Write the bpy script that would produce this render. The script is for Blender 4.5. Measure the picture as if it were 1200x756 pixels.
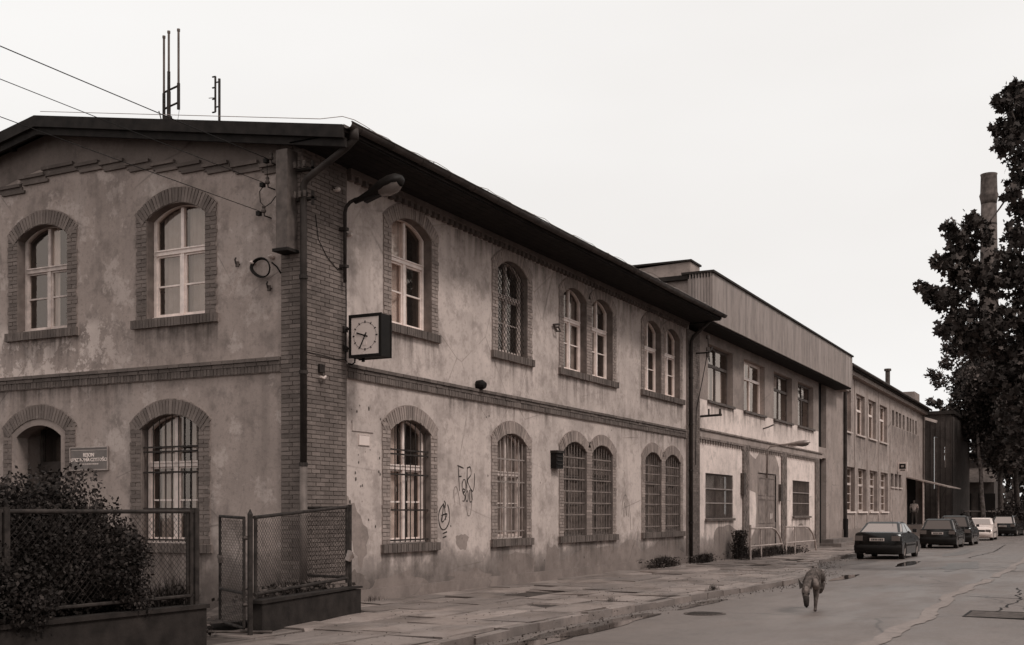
import bpy, bmesh, math, random
import numpy as np
from mathutils import Vector, Matrix, Euler
from mathutils.geometry import tessellate_polygon
from mathutils import noise as mnoise
random.seed(7); rng = np.random.default_rng(7)
PI = math.pi; R = math.radians
scn = bpy.context.scene
COL = scn.collection
for o in list(bpy.data.objects): bpy.data.objects.remove(o)

# ------------------------------------------------------------------ camera
# world: X along the street, Y into the building, Z up, origin at the foot of the building's corner
CAMX, CAMY, CAMZ = -15.662, -12.120, 1.65
cam = bpy.data.cameras.new('camera'); camo = bpy.data.objects.new('camera', cam); COL.objects.link(camo)
camo.location = (CAMX, CAMY, CAMZ)
UA, UB = 0.459836, 0.888004
camo.rotation_euler = (R(90), 0, math.atan2(UA, UB) - R(90))
cam.sensor_width = 36; cam.lens = 36*1346/1200; cam.shift_y = 222/1200
cam.clip_start = .1; cam.clip_end = 2000
scn.camera = camo

# ------------------------------------------------------------------ world, sun, exposure
SUN_EL, SUN_AZ = R(49), R(-107)          # direction towards the sun, azimuth measured from +X
w = bpy.data.worlds.new("World"); scn.world = w; w.use_nodes = True
nt = w.node_tree; nt.nodes.clear()
out = nt.nodes.new('ShaderNodeOutputWorld')
sky = nt.nodes.new('ShaderNodeTexSky'); sky.sky_type = 'NISHITA'; sky.sun_disc = False
sky.sun_elevation = SUN_EL; sky.sun_rotation = R(90) - SUN_AZ; sky.air_density = 1.5; sky.dust_density = 4
hsv = nt.nodes.new('ShaderNodeHueSaturation'); hsv.inputs['Saturation'].default_value = 0.0
bg1 = nt.nodes.new('ShaderNodeBackground'); bg1.inputs['Strength'].default_value = 0.05
nt.links.new(sky.outputs[0], hsv.inputs['Color']); nt.links.new(hsv.outputs[0], bg1.inputs['Color'])
tc = nt.nodes.new('ShaderNodeTexCoord'); mp = nt.nodes.new('ShaderNodeMapping'); mp.inputs['Scale'].default_value = (1, 1, 3)
nz = nt.nodes.new('ShaderNodeTexNoise'); nz.inputs['Scale'].default_value = 1.3; nz.inputs['Detail'].default_value = 4
cr = nt.nodes.new('ShaderNodeValToRGB')
cr.color_ramp.elements[0].position = .3; cr.color_ramp.elements[0].color = (.855, .832, .812, 1)
cr.color_ramp.elements[1].position = .62; cr.color_ramp.elements[1].color = (.93, .915, .90, 1)
bg2 = nt.nodes.new('ShaderNodeBackground'); bg2.inputs['Strength'].default_value = 1.10
add = nt.nodes.new('ShaderNodeMixShader'); add.inputs[0].default_value = .92
nt.links.new(tc.outputs['Generated'], mp.inputs[0]); nt.links.new(mp.outputs[0], nz.inputs['Vector'])
nt.links.new(nz.outputs[0], cr.inputs[0]); nt.links.new(cr.outputs[0], bg2.inputs['Color'])
nt.links.new(bg1.outputs[0], add.inputs[1]); nt.links.new(bg2.outputs[0], add.inputs[2]); nt.links.new(add.outputs[0], out.inputs[0])
sl = bpy.data.lights.new('sun', 'SUN'); sl.energy = 1.95; sl.angle = R(13); sl.color = (1, .96, .92)
so = bpy.data.objects.new('sun', sl); COL.objects.link(so)
sd = Vector((math.cos(SUN_EL)*math.cos(SUN_AZ), math.cos(SUN_EL)*math.sin(SUN_AZ), math.sin(SUN_EL)))
so.rotation_euler = sd.to_track_quat('Z', 'Y').to_euler(); so.location = (0, -20, 30)
scn.view_settings.view_transform = 'Standard'; scn.view_settings.look = 'None'
scn.view_settings.exposure = 0.0; scn.view_settings.gamma = 1
scn.cycles.max_bounces = 6; scn.cycles.transparent_max_bounces = 12

# ------------------------------------------------------------------ materials
def C(v, k=1.0):          # the photograph is a warm monochrome print: every surface keeps that hue
    k = k*(1 if v < .3 else .85); return (min(1, v*(1+.20*k)), v*(1-.052*k), v*(1-.16*k), 1)
MATS = {}
class NT:
    def __init__(s, name):
        s.m = bpy.data.materials.new(name); s.m.use_nodes = True; s.t = s.m.node_tree
        s.b = s.t.nodes['Principled BSDF']; s.geo = s.t.nodes.new('ShaderNodeNewGeometry')
    def n(s, typ, **kw):
        x = s.t.nodes.new(typ)
        for k, v in kw.items():
            if k in x.inputs: x.inputs[k].default_value = v
            else: setattr(x, k, v)
        return x
    def l(s, a, b): s.t.links.new(a, b)
    def pos(s, sc=(1, 1, 1)):
        m = s.n('ShaderNodeMapping'); m.inputs['Scale'].default_value = sc
        s.l(s.geo.outputs['Position'], m.inputs[0]); return m.outputs[0]
    def noise(s, scale, detail=4, rough=.55, sc=(1, 1, 1), off=0):
        x = s.n('ShaderNodeTexNoise', Scale=scale, Detail=detail, Roughness=rough)
        v = s.pos(sc)
        if off: v.node.inputs['Location'].default_value = (off, off*1.7, off*.6)
        s.l(v, x.inputs['Vector']); return x.outputs[0]
    def ramp(s, fac, stops):
        x = s.n('ShaderNodeValToRGB'); e = x.color_ramp.elements
        while len(e) < len(stops): e.new(.5)
        for i, (p, c) in enumerate(stops):
            e[i].position = p; e[i].color = c if isinstance(c, tuple) else (c, c, c, 1)
        s.l(fac, x.inputs[0]); return x.outputs[0]
    def mix(s, a, b, fac, mode='MIX'):
        x = s.n('ShaderNodeMix'); x.data_type = 'RGBA'; x.blend_type = mode
        for inp, v in ((x.inputs[0], fac), (x.inputs[6], a), (x.inputs[7], b)):
            if isinstance(v, (int, float, tuple)): inp.default_value = v
            else: s.l(v, inp)
        return x.outputs[2]
    def math(s, op, a, b=0.0):
        x = s.n('ShaderNodeMath', operation=op)
        for i, v in enumerate((a, b)):
            if isinstance(v, (int, float)): x.inputs[i].default_value = v
            else: s.l(v, x.inputs[i])
        return x.outputs[0]
    def bump(s, h, strength=.3, dist=.01, chain=None):
        x = s.n('ShaderNodeBump', Strength=strength, Distance=dist); s.l(h, x.inputs['Height'])
        if chain: s.l(chain, x.inputs['Normal'])
        s.l(x.outputs[0], s.b.inputs['Normal']); return x.outputs[0]
    def sep(s):
        x = s.n('ShaderNodeSeparateXYZ'); s.l(s.geo.outputs['Position'], x.inputs[0]); return x.outputs
def simple(name, v, rough=.7, metal=0, var=.25, scale=6, bump=.15, k=1.0, spec=.5):
    t = NT(name); f = t.noise(scale, 5)
    c = t.ramp(f, [(.3, C(v*(1-var), k)), (.7, C(v*(1+var), k))])
    t.l(c, t.b.inputs['Base Color']); t.b.inputs['Roughness'].default_value = rough; t.b.inputs['Metallic'].default_value = metal
    t.b.inputs['Specular IOR Level'].default_value = spec if rough < .55 else .12
    if bump: t.bump(t.noise(scale*8, 3), bump, .01)
    MATS[name] = t.m; return t.m
def plaster(name, base, dark, light, damp=.75, peel=None, amt=1.0, bands=True):
    t = NT(name)
    big = t.noise(.55, 5, .6); mid = t.noise(2.2, 6, .65, off=3); fine = t.noise(14, 5, .6, off=7)
    streak = t.noise(1.0, 4, .6, sc=(3.2, 3.2, .28), off=11)
    c = t.ramp(big, [(.32, C(base*.80)), (.5, C(base)), (.68, C(base*1.12))])
    c = t.mix(c, C(dark), t.math('MULTIPLY', t.ramp(mid, [(.5, 0.0), (.64, 1.0)]), .42*amt))
    c = t.mix(c, C(light), t.math('MULTIPLY', t.ramp(t.noise(1.3, 7, .72, off=23), [(.545, 0.0), (.60, 1.0)]), .42*amt))
    c = t.mix(c, C(dark), t.math('MULTIPLY', t.ramp(streak, [(.5, 0.0), (.75, 1.0)]), .28*amt))
    c = t.mix(c, C(dark*.9), t.math('MULTIPLY', t.ramp(fine, [(.52, 0.0), (.75, 1.0)]), .35*amt))
    z = t.sep()[2]
    # splash dirt: an uneven tide mark above the pavement, with a shape of its own
    edge = t.math('ADD', z, t.math('MULTIPLY', t.math('SUBTRACT', t.noise(1.1, 6, .65, off=31), .5), -1.9))
    dampf = t.ramp(t.math('DIVIDE', edge, 1.6), [(.05, 1.0), (.45, .55), (.62, 0.0)])
    c = t.mix(c, C(dark*.45), t.math('MULTIPLY', dampf, damp))
    if peel:      # flaked paint showing a paler coat, in a ragged band
        zc, hh = peel
        zz = t.math('SUBTRACT', 1.0, t.math('MINIMUM', 1.0, t.math('ABSOLUTE', t.math('DIVIDE', t.math('SUBTRACT', z, zc), hh))))
        pf = t.math('MULTIPLY', t.ramp(t.noise(2.1, 9, .75, off=41), [(.50, 0.0), (.53, 1.0)]), t.math('MULTIPLY', t.ramp(zz, [(0.0, 0.0), (.35, 1.0)]), t.ramp(t.math('MULTIPLY', t.sep()[1], .1), [(.36, 0.0), (.52, 1.0)])))
        c = t.mix(c, C(light*1.25), t.math('MULTIPLY', pf, .75))
    # hairline cracks
    v = t.n('ShaderNodeTexVoronoi', feature='DISTANCE_TO_EDGE', Scale=.55)
    wv = t.mix(t.pos(), t.n('ShaderNodeTexNoise', Scale=2.5).outputs[1], .22); 
    t.l(wv, v.inputs['Vector'])
    crack = t.ramp(v.outputs[0], [(.0, 1.0), (.006, 0.0)])
    c = t.mix(c, C(dark*.5), t.math('MULTIPLY', t.math('MULTIPLY', crack, t.ramp(big, [(.45, 0.0), (.6, 1.0)])), .6))
    t.l(c, t.b.inputs['Base Color']); t.b.inputs['Roughness'].default_value = .92; t.b.inputs['Specular IOR Level'].default_value = .2
    n1 = t.bump(mid, .35, .03); t.bump(t.noise(34, 5, .7), .3, .012, n1)
    MATS[name] = t.m; return t.m
def brickmat(name, v, per=True):
    t = NT(name); oi = t.n('ShaderNodeObjectInfo')
    r = t.math('FRACT', t.math('ADD', oi.outputs['Random'], t.geo.outputs['Random Per Island']))
    c = t.ramp(r, [(0, C(v*.78)), (.5, C(v)), (1, C(v*1.25))])
    c = t.mix(c, C(v*.5), t.math('MULTIPLY', t.ramp(t.noise(1.6, 5, .6), [(.4, 0.0), (.7, 1.0)]), .6))
    c = t.mix(c, C(v*2.2), t.math('MULTIPLY', t.ramp(t.noise(9, 5, .7, off=5), [(.58, 0.0), (.72, 1.0)]), .35))
    t.l(c, t.b.inputs['Base Color']); t.b.inputs['Roughness'].default_value = .93; t.b.inputs['Specular IOR Level'].default_value = .15
    t.bump(t.noise(45, 4, .7), .5, .01); MATS[name] = t.m; return t.m

plaster('plaster_street', .40, .16, .50, amt=1.2, damp=.95)
plaster('plaster_gable', .275, .12, .40, damp=.9, peel=(4.75, .65), amt=1.4)
plaster('plaster_white', .60, .26, .68, damp=.95)
plaster('plaster_grey', .26, .13, .33, damp=.3)
plaster('plaster_shade_stain', .13, .06, .17, damp=.1)  # dark render: painted verge shade on the gable top, a stain at the foot
plaster('plaster_bare', .21, .11, .29, damp=.3)
plaster('plaster_office', .27, .11, .35, damp=.5, amt=1.3)
plaster('concrete_wall', .06, .03, .09, damp=.2, amt=1.2)
brickmat('brick', .14); brickmat('brick_dark', .11); brickmat('brick_trim', .235)
simple('mortar', .125, .95, var=.3, scale=5, bump=.4)
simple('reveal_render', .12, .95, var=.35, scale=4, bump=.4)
simple('mortar_dark', .20, .95, var=.3, scale=5, bump=.4)
simple('stone_sill', .10, .9, var=.35, scale=4, bump=.4)
simple('roof_felt', .024, .85, var=.4, scale=2, bump=.3)
simple('soffit_wood', .012, .8, var=.4, scale=5)
simple('verge_wood', .016, .75, var=.4, scale=5)
simple('gutter_metal', .045, .6, .1, var=.4, scale=3)
simple('pipe_dark', .035, .6, .1, var=.4, scale=3)
simple('bar_grey', .15, .7, var=.3)
simple('pipe_grey', .10, .6, .2, var=.3, scale=4)
simple('iron', .028, .7, .1, var=.4, scale=8)
simple('iron_rust', .07, .75, .3, var=.5, scale=9)
simple('galvanised', .28, .5, .5, var=.3, scale=5)
simple('paint_white', .62, .5, var=.16, scale=7, bump=.2)
simple('paint_cream', .42, .6, var=.25, scale=7, bump=.2)
simple('paint_brown', .085, .6, var=.35, scale=6)
simple('door_wood', .045, .6, var=.35, scale=5)
simple('door_grey', .17, .75, var=.35, scale=3)
simple('curtain', .72, .9, var=.12, scale=3, bump=0)
simple('curtain_dim', .34, .9, var=.2, scale=3, bump=0)
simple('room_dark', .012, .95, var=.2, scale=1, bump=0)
simple('rubber', .02, .85, var=.2); simple('chrome', .5, .25, .9, var=.1, bump=0)
simple('plate_white', .5, .5, var=.1, bump=0); simple('black', .010, .65, var=.2, bump=0)
simple('porcelain', .5, .3, var=.1, bump=0); simple('enamel', .55, .35, var=.06, bump=0)
simple('clock_face', .52, .5, var=.06, scale=3, bump=0)
simple('clock_case', .010, .6, var=.2, bump=0)
simple('graffiti_paint', .035, .6, var=.3, bump=0)
simple('sign_green', .11, .5, var=.2, bump=.1); simple('lamp_shell', .016, .6, 0, var=.3)
simple('lamp_glass', .12, .2, var=.1, bump=0)
simple('brick_stack', .075, .95, var=.45, scale=1.5, bump=.5); simple('brick_far', .15, .95, var=.45, scale=5, bump=.5)
simple('bark', .05, .95, var=.5, scale=7, bump=.8); simple('bark_birch', .22, .9, var=.7, scale=5, bump=.5)
simple('soil', .05, .95, var=.5, scale=5, bump=.8)
simple('shirt', .75, .9, var=.1); simple('trousers', .10, .9, var=.2); simple('skin', .28, .6, var=.1); simple('hair', .03, .8, var=.2)
simple('fence_metal', .028, .7, .1, var=.5, scale=10); simple('cap_concrete', .022, .95, var=.4, scale=4, bump=.5)
simple('rail_paint', .34, .6, .1, var=.3, scale=8); simple('awning_metal', .22, .6, .2, var=.3)
simple('graffiti_faint', .13, .7, var=.4, bump=0)
def foliage(name, v, k=1.0):
    t = NT(name)
    r = t.geo.outputs['Random Per Island']
    c = t.ramp(r, [(0, C(v*.5, k)), (.6, C(v, k)), (1, C(v*2.6, k))])
    c = t.mix(c, C(v*.6), t.ramp(t.noise(.9, 3), [(.4, 0.0), (.65, .8)]))
    t.l(c, t.b.inputs['Base Color']); t.b.inputs['Roughness'].default_value = .7; t.b.inputs['Specular IOR Level'].default_value = .08
    MATS[name] = t.m
foliage('leaf_bush', .023); foliage('leaf_maple', .035); foliage('leaf_far', .045); foliage('leaf_birch', .075); foliage('grass', .05)
foliage('leaf_weed', .05)
def glass(name, dirt=.0, base=.02):
    t = NT(name); o = t.t.nodes['Material Output']
    gl = t.n('ShaderNodeBsdfGlossy', Roughness=.03); gl.inputs['Color'].default_value = (.92, .80, .72, 1)
    tr = t.n('ShaderNodeBsdfTransparent'); tr.inputs['Color'].default_value = (.86, .84, .82, 1)
    df = t.n('ShaderNodeBsdfDiffuse'); df.inputs['Color'].default_value = C(.25)
    dt = t.n('ShaderNodeVectorMath', operation='DOT_PRODUCT'); t.l(t.geo.outputs['Incoming'], dt.inputs[0]); t.l(t.geo.outputs['Normal'], dt.inputs[1])
    fz = t.math('POWER', t.math('SUBTRACT', 1.0, t.math('ABSOLUTE', dt.outputs['Value'])), 5.0); fr = t.math('ADD', t.math('MULTIPLY', fz, .85), .15)
    b = t.n('ShaderNodeBump', Strength=.05, Distance=.02); t.l(t.noise(2.5, 2), b.inputs['Height']); t.l(b.outputs[0], gl.inputs['Normal'])
    m1 = t.n('ShaderNodeMixShader'); t.l(fr, m1.inputs[0]); t.l(tr.outputs[0], m1.inputs[1]); t.l(gl.outputs[0], m1.inputs[2])
    m2 = t.n('ShaderNodeMixShader'); m2.inputs[0].default_value = dirt; t.l(m1.outputs[0], m2.inputs[1]); t.l(df.outputs[0], m2.inputs[2])
    t.l(m2.outputs[0], o.inputs[0]); MATS[name] = t.m
glass('glass', .05); glass('glass_dirty', .35)
def carpaint(name, v, k=1.0):
    t = NT(name); t.b.inputs['Base Color'].default_value = C(v, k); t.b.inputs['Roughness'].default_value = .2
    t.b.inputs['Coat Weight'].default_value = 0; t.b.inputs['Coat Roughness'].default_value = .08; t.b.inputs['Specular IOR Level'].default_value = .32
    c = t.ramp(t.noise(3, 5), [(.35, C(v)), (.75, C(v*1.15+.004))]); t.l(c, t.b.inputs['Base Color']); MATS[name] = t.m
carpaint('car_black', .006); carpaint('car_dark', .011); carpaint('car_white', .5); carpaint('car_grey', .12)
t = NT('car_glass'); t.b.inputs['Base Color'].default_value = C(.30); t.b.inputs['Roughness'].default_value = .08; t.b.inputs['Metallic'].default_value = .85; t.b.inputs['IOR'].default_value = 1.6; MATS['car_glass'] = t.m
t = NT('car_glass_dark'); t.b.inputs['Base Color'].default_value = C(.09); t.b.inputs['Roughness'].default_value = .1; t.b.inputs['Metallic'].default_value = .7; MATS['car_glass_dark'] = t.m
t = NT('lamp_red'); t.b.inputs['Base Color'].default_value = C(.11); t.b.inputs['Roughness'].default_value = .15; MATS['lamp_red'] = t.m
t = NT('asphalt')
f1 = t.noise(.35, 5, .6); f2 = t.noise(2.4, 6, .7, off=4); f3 = t.noise(60, 3, .7)
str_ = t.noise(.8, 5, .6, sc=(.25, 2.4, 1), off=9)
c = t.ramp(f1, [(.3, C(.098)), (.7, C(.130))]); c = t.mix(c, C(.06), t.math('MULTIPLY', t.ramp(f2, [(.5, 0.0), (.7, 1.0)]), .45))
c = t.mix(c, C(.19), t.math('MULTIPLY', t.ramp(str_, [(.52, 0.0), (.72, 1.0)]), .2))
c = t.mix(c, C(.05), t.math('MULTIPLY', t.ramp(t.noise(14, 5, .75, off=21), [(.52, 0.0), (.66, 1.0)]), .45)); c = t.mix(c, C(.25), t.math('MULTIPLY', t.ramp(f3, [(.55, 0.0), (.75, 1.0)]), .55))
v = t.n('ShaderNodeTexVoronoi', feature='DISTANCE_TO_EDGE', Scale=.22)
xn = t.n('ShaderNodeTexNoise', Scale=1.2); t.l(t.pos(), xn.inputs['Vector']); t.l(t.mix(t.pos(), xn.outputs[1], .35), v.inputs['Vector'])
ck = t.ramp(v.outputs[0], [(0, 1.0), (.006, 0.0)])
c = t.mix(c, C(.03), t.math('MULTIPLY', ck, .8)); t.l(c, t.b.inputs['Base Color'])
rr = t.ramp(t.noise(.55, 5, .6, sc=(.5, 1.5, 1), off=17), [(.40, .45), (.62, .72)]); t.l(rr, t.b.inputs['Roughness'])
n1 = t.bump(f3, .35, .01); t.bump(t.noise(1.1, 4), .15, .04, n1); MATS['asphalt'] = t.m
def slabmat(name, v):
    t = NT(name); oi = t.n('ShaderNodeObjectInfo')
    r = t.math('FRACT', t.math('ADD', oi.outputs['Random'], t.geo.outputs['Random Per Island']))
    c = t.ramp(r, [(0, C(v*.7)), (1, C(v*1.2))])
    c = t.mix(c, C(v*.35), t.math('MULTIPLY', t.ramp(t.noise(.9, 6, .65, sc=(.6, 1.6, 1)), [(.46, 0.0), (.64, 1.0)]), .65))
    c = t.mix(c, C(v*.40), t.math('MULTIPLY', t.ramp(t.noise(7, 6, .7, off=3), [(.5, 0.0), (.7, 1.0)]), .5))
    t.l(c, t.b.inputs['Base Color'])
    t.l(t.ramp(t.noise(.8, 4), [(.42, .35), (.6, .85)]), t.b.inputs['Roughness'])
    n1 = t.bump(t.noise(5, 6, .7), .5, .02); t.bump(t.noise(50, 4, .7), .4, .01, n1); MATS[name] = t.m
slabmat('paving', .195); slabmat('kerb_stone', .20)
t = NT('puddle'); t.b.inputs['Base Color'].default_value = C(.03); t.b.inputs['Roughness'].default_value = .06; t.b.inputs['IOR'].default_value = 1.33
t.bump(t.noise(6, 2), .03, .02); MATS['puddle'] = t.m
t = NT('cladding')
c = t.ramp(t.noise(1, 5, .6, sc=(2.6, 2.6, .25)), [(.3, C(.15)), (.5, C(.22)), (.75, C(.30))]); c = t.mix(c, C(.10), t.math('MULTIPLY', t.ramp(t.noise(3, 5, .6, sc=(1.5, 1.5, .5), off=3), [(.5, 0.0), (.7, 1.0)]), .5))
t.l(c, t.b.inputs['Base Color']); t.b.inputs['Roughness'].default_value = .6; t.b.inputs['Metallic'].default_value = .15; MATS['cladding'] = t.m

def stainmat(name, v, sx=5.0):
    t = NT(name); tcn = t.n('ShaderNodeTexCoord'); sp = t.n('ShaderNodeSeparateXYZ'); t.l(tcn.outputs['Generated'], sp.inputs[0])
    nn = t.noise(1.0, 5, .65, sc=(sx, sx, .45), off=2); a = t.ramp(nn, [(.42, 0.0), (.66, 1.0)])
    a = t.math('MULTIPLY', a, t.math('POWER', sp.outputs[2], 1.3)); t.l(t.math('MULTIPLY', a, .58), t.b.inputs['Alpha'])
    t.b.inputs['Base Color'].default_value = C(v); t.b.inputs['Roughness'].default_value = .95; t.b.inputs['Specular IOR Level'].default_value = .1; MATS[name] = t.m
stainmat('rain_stain', .09)

# ------------------------------------------------------------------ mesh helpers
def PR(a, d, z): return (a, -d, z)          # street front: a along the street, d out of the wall
def PL(a, d, z): return (-d, a, z)          # gable front
def PI_(a, d, z): return (a, d, z)
class MB:
    def __init__(s, P=None): s.v = []; s.f = []; s.P = P
    def add(s, vs, fs):
        n = len(s.v)
        s.v += [s.P(*p) for p in vs] if s.P else [tuple(p) for p in vs]
        s.f += [tuple(i+n for i in f) for f in fs]; return s
    def box(s, x0, x1, y0, y1, z0, z1):
        return s.add([(x0,y0,z0),(x1,y0,z0),(x1,y1,z0),(x0,y1,z0),(x0,y0,z1),(x1,y0,z1),(x1,y1,z1),(x0,y1,z1)],
                     [(0,3,2,1),(4,5,6,7),(0,1,5,4),(1,2,6,5),(2,3,7,6),(3,0,4,7)])
    def obox(s, c, hs, M):
        c = Vector(c); vs = []
        for sz in (-1, 1):
            for sx, sy in ((-1,-1),(1,-1),(1,1),(-1,1)): vs.append(c + M @ Vector((sx*hs[0], sy*hs[1], sz*hs[2])))
        return s.add(vs, [(0,3,2,1),(4,5,6,7),(0,1,5,4),(1,2,6,5),(2,3,7,6),(3,0,4,7)])
    def tube(s, pts, r, n=8, caps=True, closed=False):
        pts = [Vector(p) for p in pts]; m = len(pts); rs = r if isinstance(r, (list, tuple)) else [r]*m
        vs = []; fs = []; prev = None
        for i, p in enumerate(pts):
            if closed: t = pts[(i+1) % m] - pts[i-1]
            else: t = pts[min(i+1, m-1)] - pts[max(i-1, 0)]
            t.normalize()
            if prev is None: u = t.orthogonal().normalized()
            else:
                u = prev - t*prev.dot(t)
                u = u.normalized() if u.length > 1e-5 else t.orthogonal().normalized()
            prev = u; vv = t.cross(u)
            for k in range(n):
                a = 2*PI*(k+.5)/n; vs.append(p + (u*math.cos(a) + vv*math.sin(a))*rs[i])
        for i in range(m if closed else m-1):
            j = (i+1) % m
            for k in range(n): fs.append((i*n+k, i*n+(k+1) % n, j*n+(k+1) % n, j*n+k))
        if caps and not closed: fs += [tuple(range(n))[::-1], tuple((m-1)*n+k for k in range(n))]
        return s.add(vs, fs)
    def poly(s, loops, d0, d1=None):      # loops of (a, z): front face at d0, optional extrusion to d1
        flat = [p for lp in loops for p in lp]
        tris = tessellate_polygon([[Vector((a, z, 0)) for a, z in lp] for lp in loops])
        s.add([(a, d0, z) for a, z in flat], tris)
        if d1 is not None:
            s.add([(a, d1, z) for a, z in flat], tris)
            for lp in loops:
                n = len(lp); s.add([(a, d0, z) for a, z in lp]+[(a, d1, z) for a, z in lp], [(i, (i+1) % n, n+(i+1) % n, n+i) for i in range(n)])
        return s
    def build(s, name, mat, parent=None, smooth=False, kind=None, fix=True):
        me = bpy.data.meshes.new(name); me.from_pydata([tuple(p) for p in s.v], [], s.f)
        if fix and len(s.f) < 60000:
            bm = bmesh.new(); bm.from_mesh(me); bmesh.ops.recalc_face_normals(bm, faces=bm.faces); bm.to_mesh(me); bm.free()
        me.materials.append(MATS[mat])
        if smooth: me.polygons.foreach_set('use_smooth', [True]*len(me.polygons))
        return link(name, me, parent, kind)
def link(name, me, parent=None, kind=None):
    o = bpy.data.objects.new(name, me); COL.objects.link(o)
    if parent is not None: setp(o, parent)
    if kind: o['kind'] = kind
    return o
def setp(o, parent):
    o.parent = parent; o.matrix_parent_inverse = WM(parent).inverted()
def WM(o):
    m = Matrix.LocRotScale(o.location, o.rotation_euler, o.scale)
    return WM(o.parent) @ o.matrix_parent_inverse @ m if o.parent else m
def thing(name, label, cat, loc=(0, 0, 0), group=None, rz=0):
    o = bpy.data.objects.new(name, None); COL.objects.link(o); o.location = loc; o.rotation_euler = (0, 0, rz)
    o.empty_display_size = .3; o['label'] = label; o['category'] = cat
    if group: o['group'] = group
    return o
def tag(o, label, cat, group=None):
    o['label'] = label; o['category'] = cat
    if group: o['group'] = group
    return o
def struct(o): o['kind'] = 'structure'; return o
def arc(a0, a1, zs, rise, n=10, off=0.0):
    """points from (a0,zs) over the apex to (a1,zs)"""
    h = (a1-a0)/2; Rr = (h*h+rise*rise)/(2*rise); cz = zs+rise-Rr; ac = (a0+a1)/2; th = math.asin(min(1, h/Rr))
    return [(ac+(Rr+off)*math.sin(-th+2*th*i/n), cz+(Rr+off)*math.cos(-th+2*th*i/n)) for i in range(n+1)], (ac, cz, Rr, th)
def box1(name, mat, parent, *a, P=None, **k): return MB(P).box(*a).build(name, mat, parent, **k)
def frame_rect(mb, a0, a1, z0, z1, t, d0, d1):
    mb.box(a0, a0+t, d0, d1, z0, z1); mb.box(a1-t, a1, d0, d1, z0, z1); mb.box(a0+t, a1-t, d0, d1, z0, z0+t); mb.box(a0+t, a1-t, d0, d1, z1-t, z1)

# brick register: every brick of the front building; the ones that show largest become objects
BR = []
cube = None
def brick(P, part, a, z, la, lz, d0, d1, ang=0.0, mat='brick'):
    BR.append((P, part, a, z, la, lz, d0+random.uniform(-.002, .002), d1+random.uniform(-.005, .006), ang+random.uniform(-.008, .008), mat))

# ------------------------------------------------------------------ the ground
def kerb_y(x):
    pts = [(-60, -4.65), (-6, -4.65), (2, -4.65), (8, -4.95), (12.5, -5.3), (17, -5.1), (20, -4.2), (24, -3.4), (30, -3.2), (120, -3.2)]
    for (x0, y0), (x1, y1) in zip(pts, pts[1:]):
        if x0 <= x <= x1:
            t = (x-x0)/(x1-x0); return y0+(y1-y0)*t
    return -3.2
ROADZ = -.12
g = MB().add([(-300, -300, -.30), (900, -300, -.30), (900, 500, -.30), (-300, 500, -.30)], [(0, 1, 2, 3)]); struct(g.build('ground', 'soil'))
m = MB()
xs = [-60+i*2 for i in range(76)]
vs = []; fs = []
for i, x in enumerate(xs):
    y1 = kerb_y(x)-.0; 
    for j, f in enumerate([0, .12, .5, .88, 1]):
        y = y1+(-13.0-y1)*f; vs.append((x, y, ROADZ+(.05 if j == 2 else 0)+(.03 if j in (1, 3) else 0)*.6))
for i in range(len(xs)-1):
    for j in range(4): fs.append((i*5+j, i*5+j+1, i*5+5+j+1, i*5+5+j))
struct(m.add(vs, fs).build('road', 'asphalt', smooth=True))
# far pavement behind the camera and verge at its back
struct(MB().box(-60, 200, -15.5, -13.0, -.35, 0).build('pavement', 'paving'))
struct(MB().box(-60, 300, -70, -15.5, -.35, -.02).build('verge', 'soil'))
# near sidewalk: bedding sheet, loose slabs, kerb stones
sw = MB(); vs = []; fs = []
for i, x in enumerate(xs):
    vs += [(x, 0.02, -.035), (x, kerb_y(x)+.16, -.035)]
for i in range(len(xs)-1): fs.append((2*i, 2*i+1, 2*i+3, 2*i+2))
sidewalk = struct(sw.add(vs, fs).build('sidewalk', 'soil'))
rows = [.0, .62, 1.30, 2.15, 2.80, 3.55, 4.40, 5.6]
cnt = 0
def slab_mesh(key={}):
    if not key:
        for k in range(6):
            bm = bmesh.new(); bmesh.ops.create_cube(bm, size=1)
            for v in bm.verts: v.co.x += random.uniform(-.02, .02); v.co.y += random.uniform(-.03, .03)
            bmesh.ops.bevel(bm, geom=[e for e in bm.edges if all(v.co.z > 0 for v in e.verts)], offset=.02, segments=1, affect='EDGES')
            me = bpy.data.meshes.new('slab'); bm.to_mesh(me); bm.free(); me.materials.append(MATS['paving']); key[k] = me
    return key[random.randrange(6)]
slabs_extra = MB()
for r0, r1 in zip(rows, rows[1:]):
    x = -7.0
    while x < 44:
        L = random.uniform(.9, 1.9); xm = x+L/2; yk = -kerb_y(xm)-.17
        y0, y1 = r0, min(r1, yk)
        if y1-y0 > .15 and not (xm < -4.6 and y0 < 1.9) and not (xm < -.1 and y0 < 1.2) and random.random() > .04:
            tilt = random.gauss(0, .014), random.gauss(0, .008); zt = random.gauss(0, .009)
            c = (xm, -(y0+y1)/2, -.03+zt)
            if cnt < 290 and x < 36:
                o = link('slab', slab_mesh(), sidewalk); o.location = c; o.scale = (L-.018, y1-y0-.016, .05)
                o.rotation_euler = (tilt[0], tilt[1], random.gauss(0, .004)); cnt += 1
            else:
                slabs_extra.box(c[0]-L/2+.01, c[0]+L/2-.01, c[1]-(y1-y0)/2+.01, c[1]+(y1-y0)/2-.01, -.05, c[2]+.025)
        x += L
slabs_extra.build('slab_rows', 'paving', sidewalk, kind='stuff')
struct(MB().box(44, 120, -3.35, 0, -.3, -.004).build('pavement', 'paving'))
kerb = struct(MB().add([(x, kerb_y(x)+.155, -.04) for x in xs]+[(x, kerb_y(x)+.02, -.15) for x in xs], [(i, i+1, len(xs)+i+1, len(xs)+i) for i in range(len(xs)-1)]).build('kerb', 'soil'))
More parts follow.
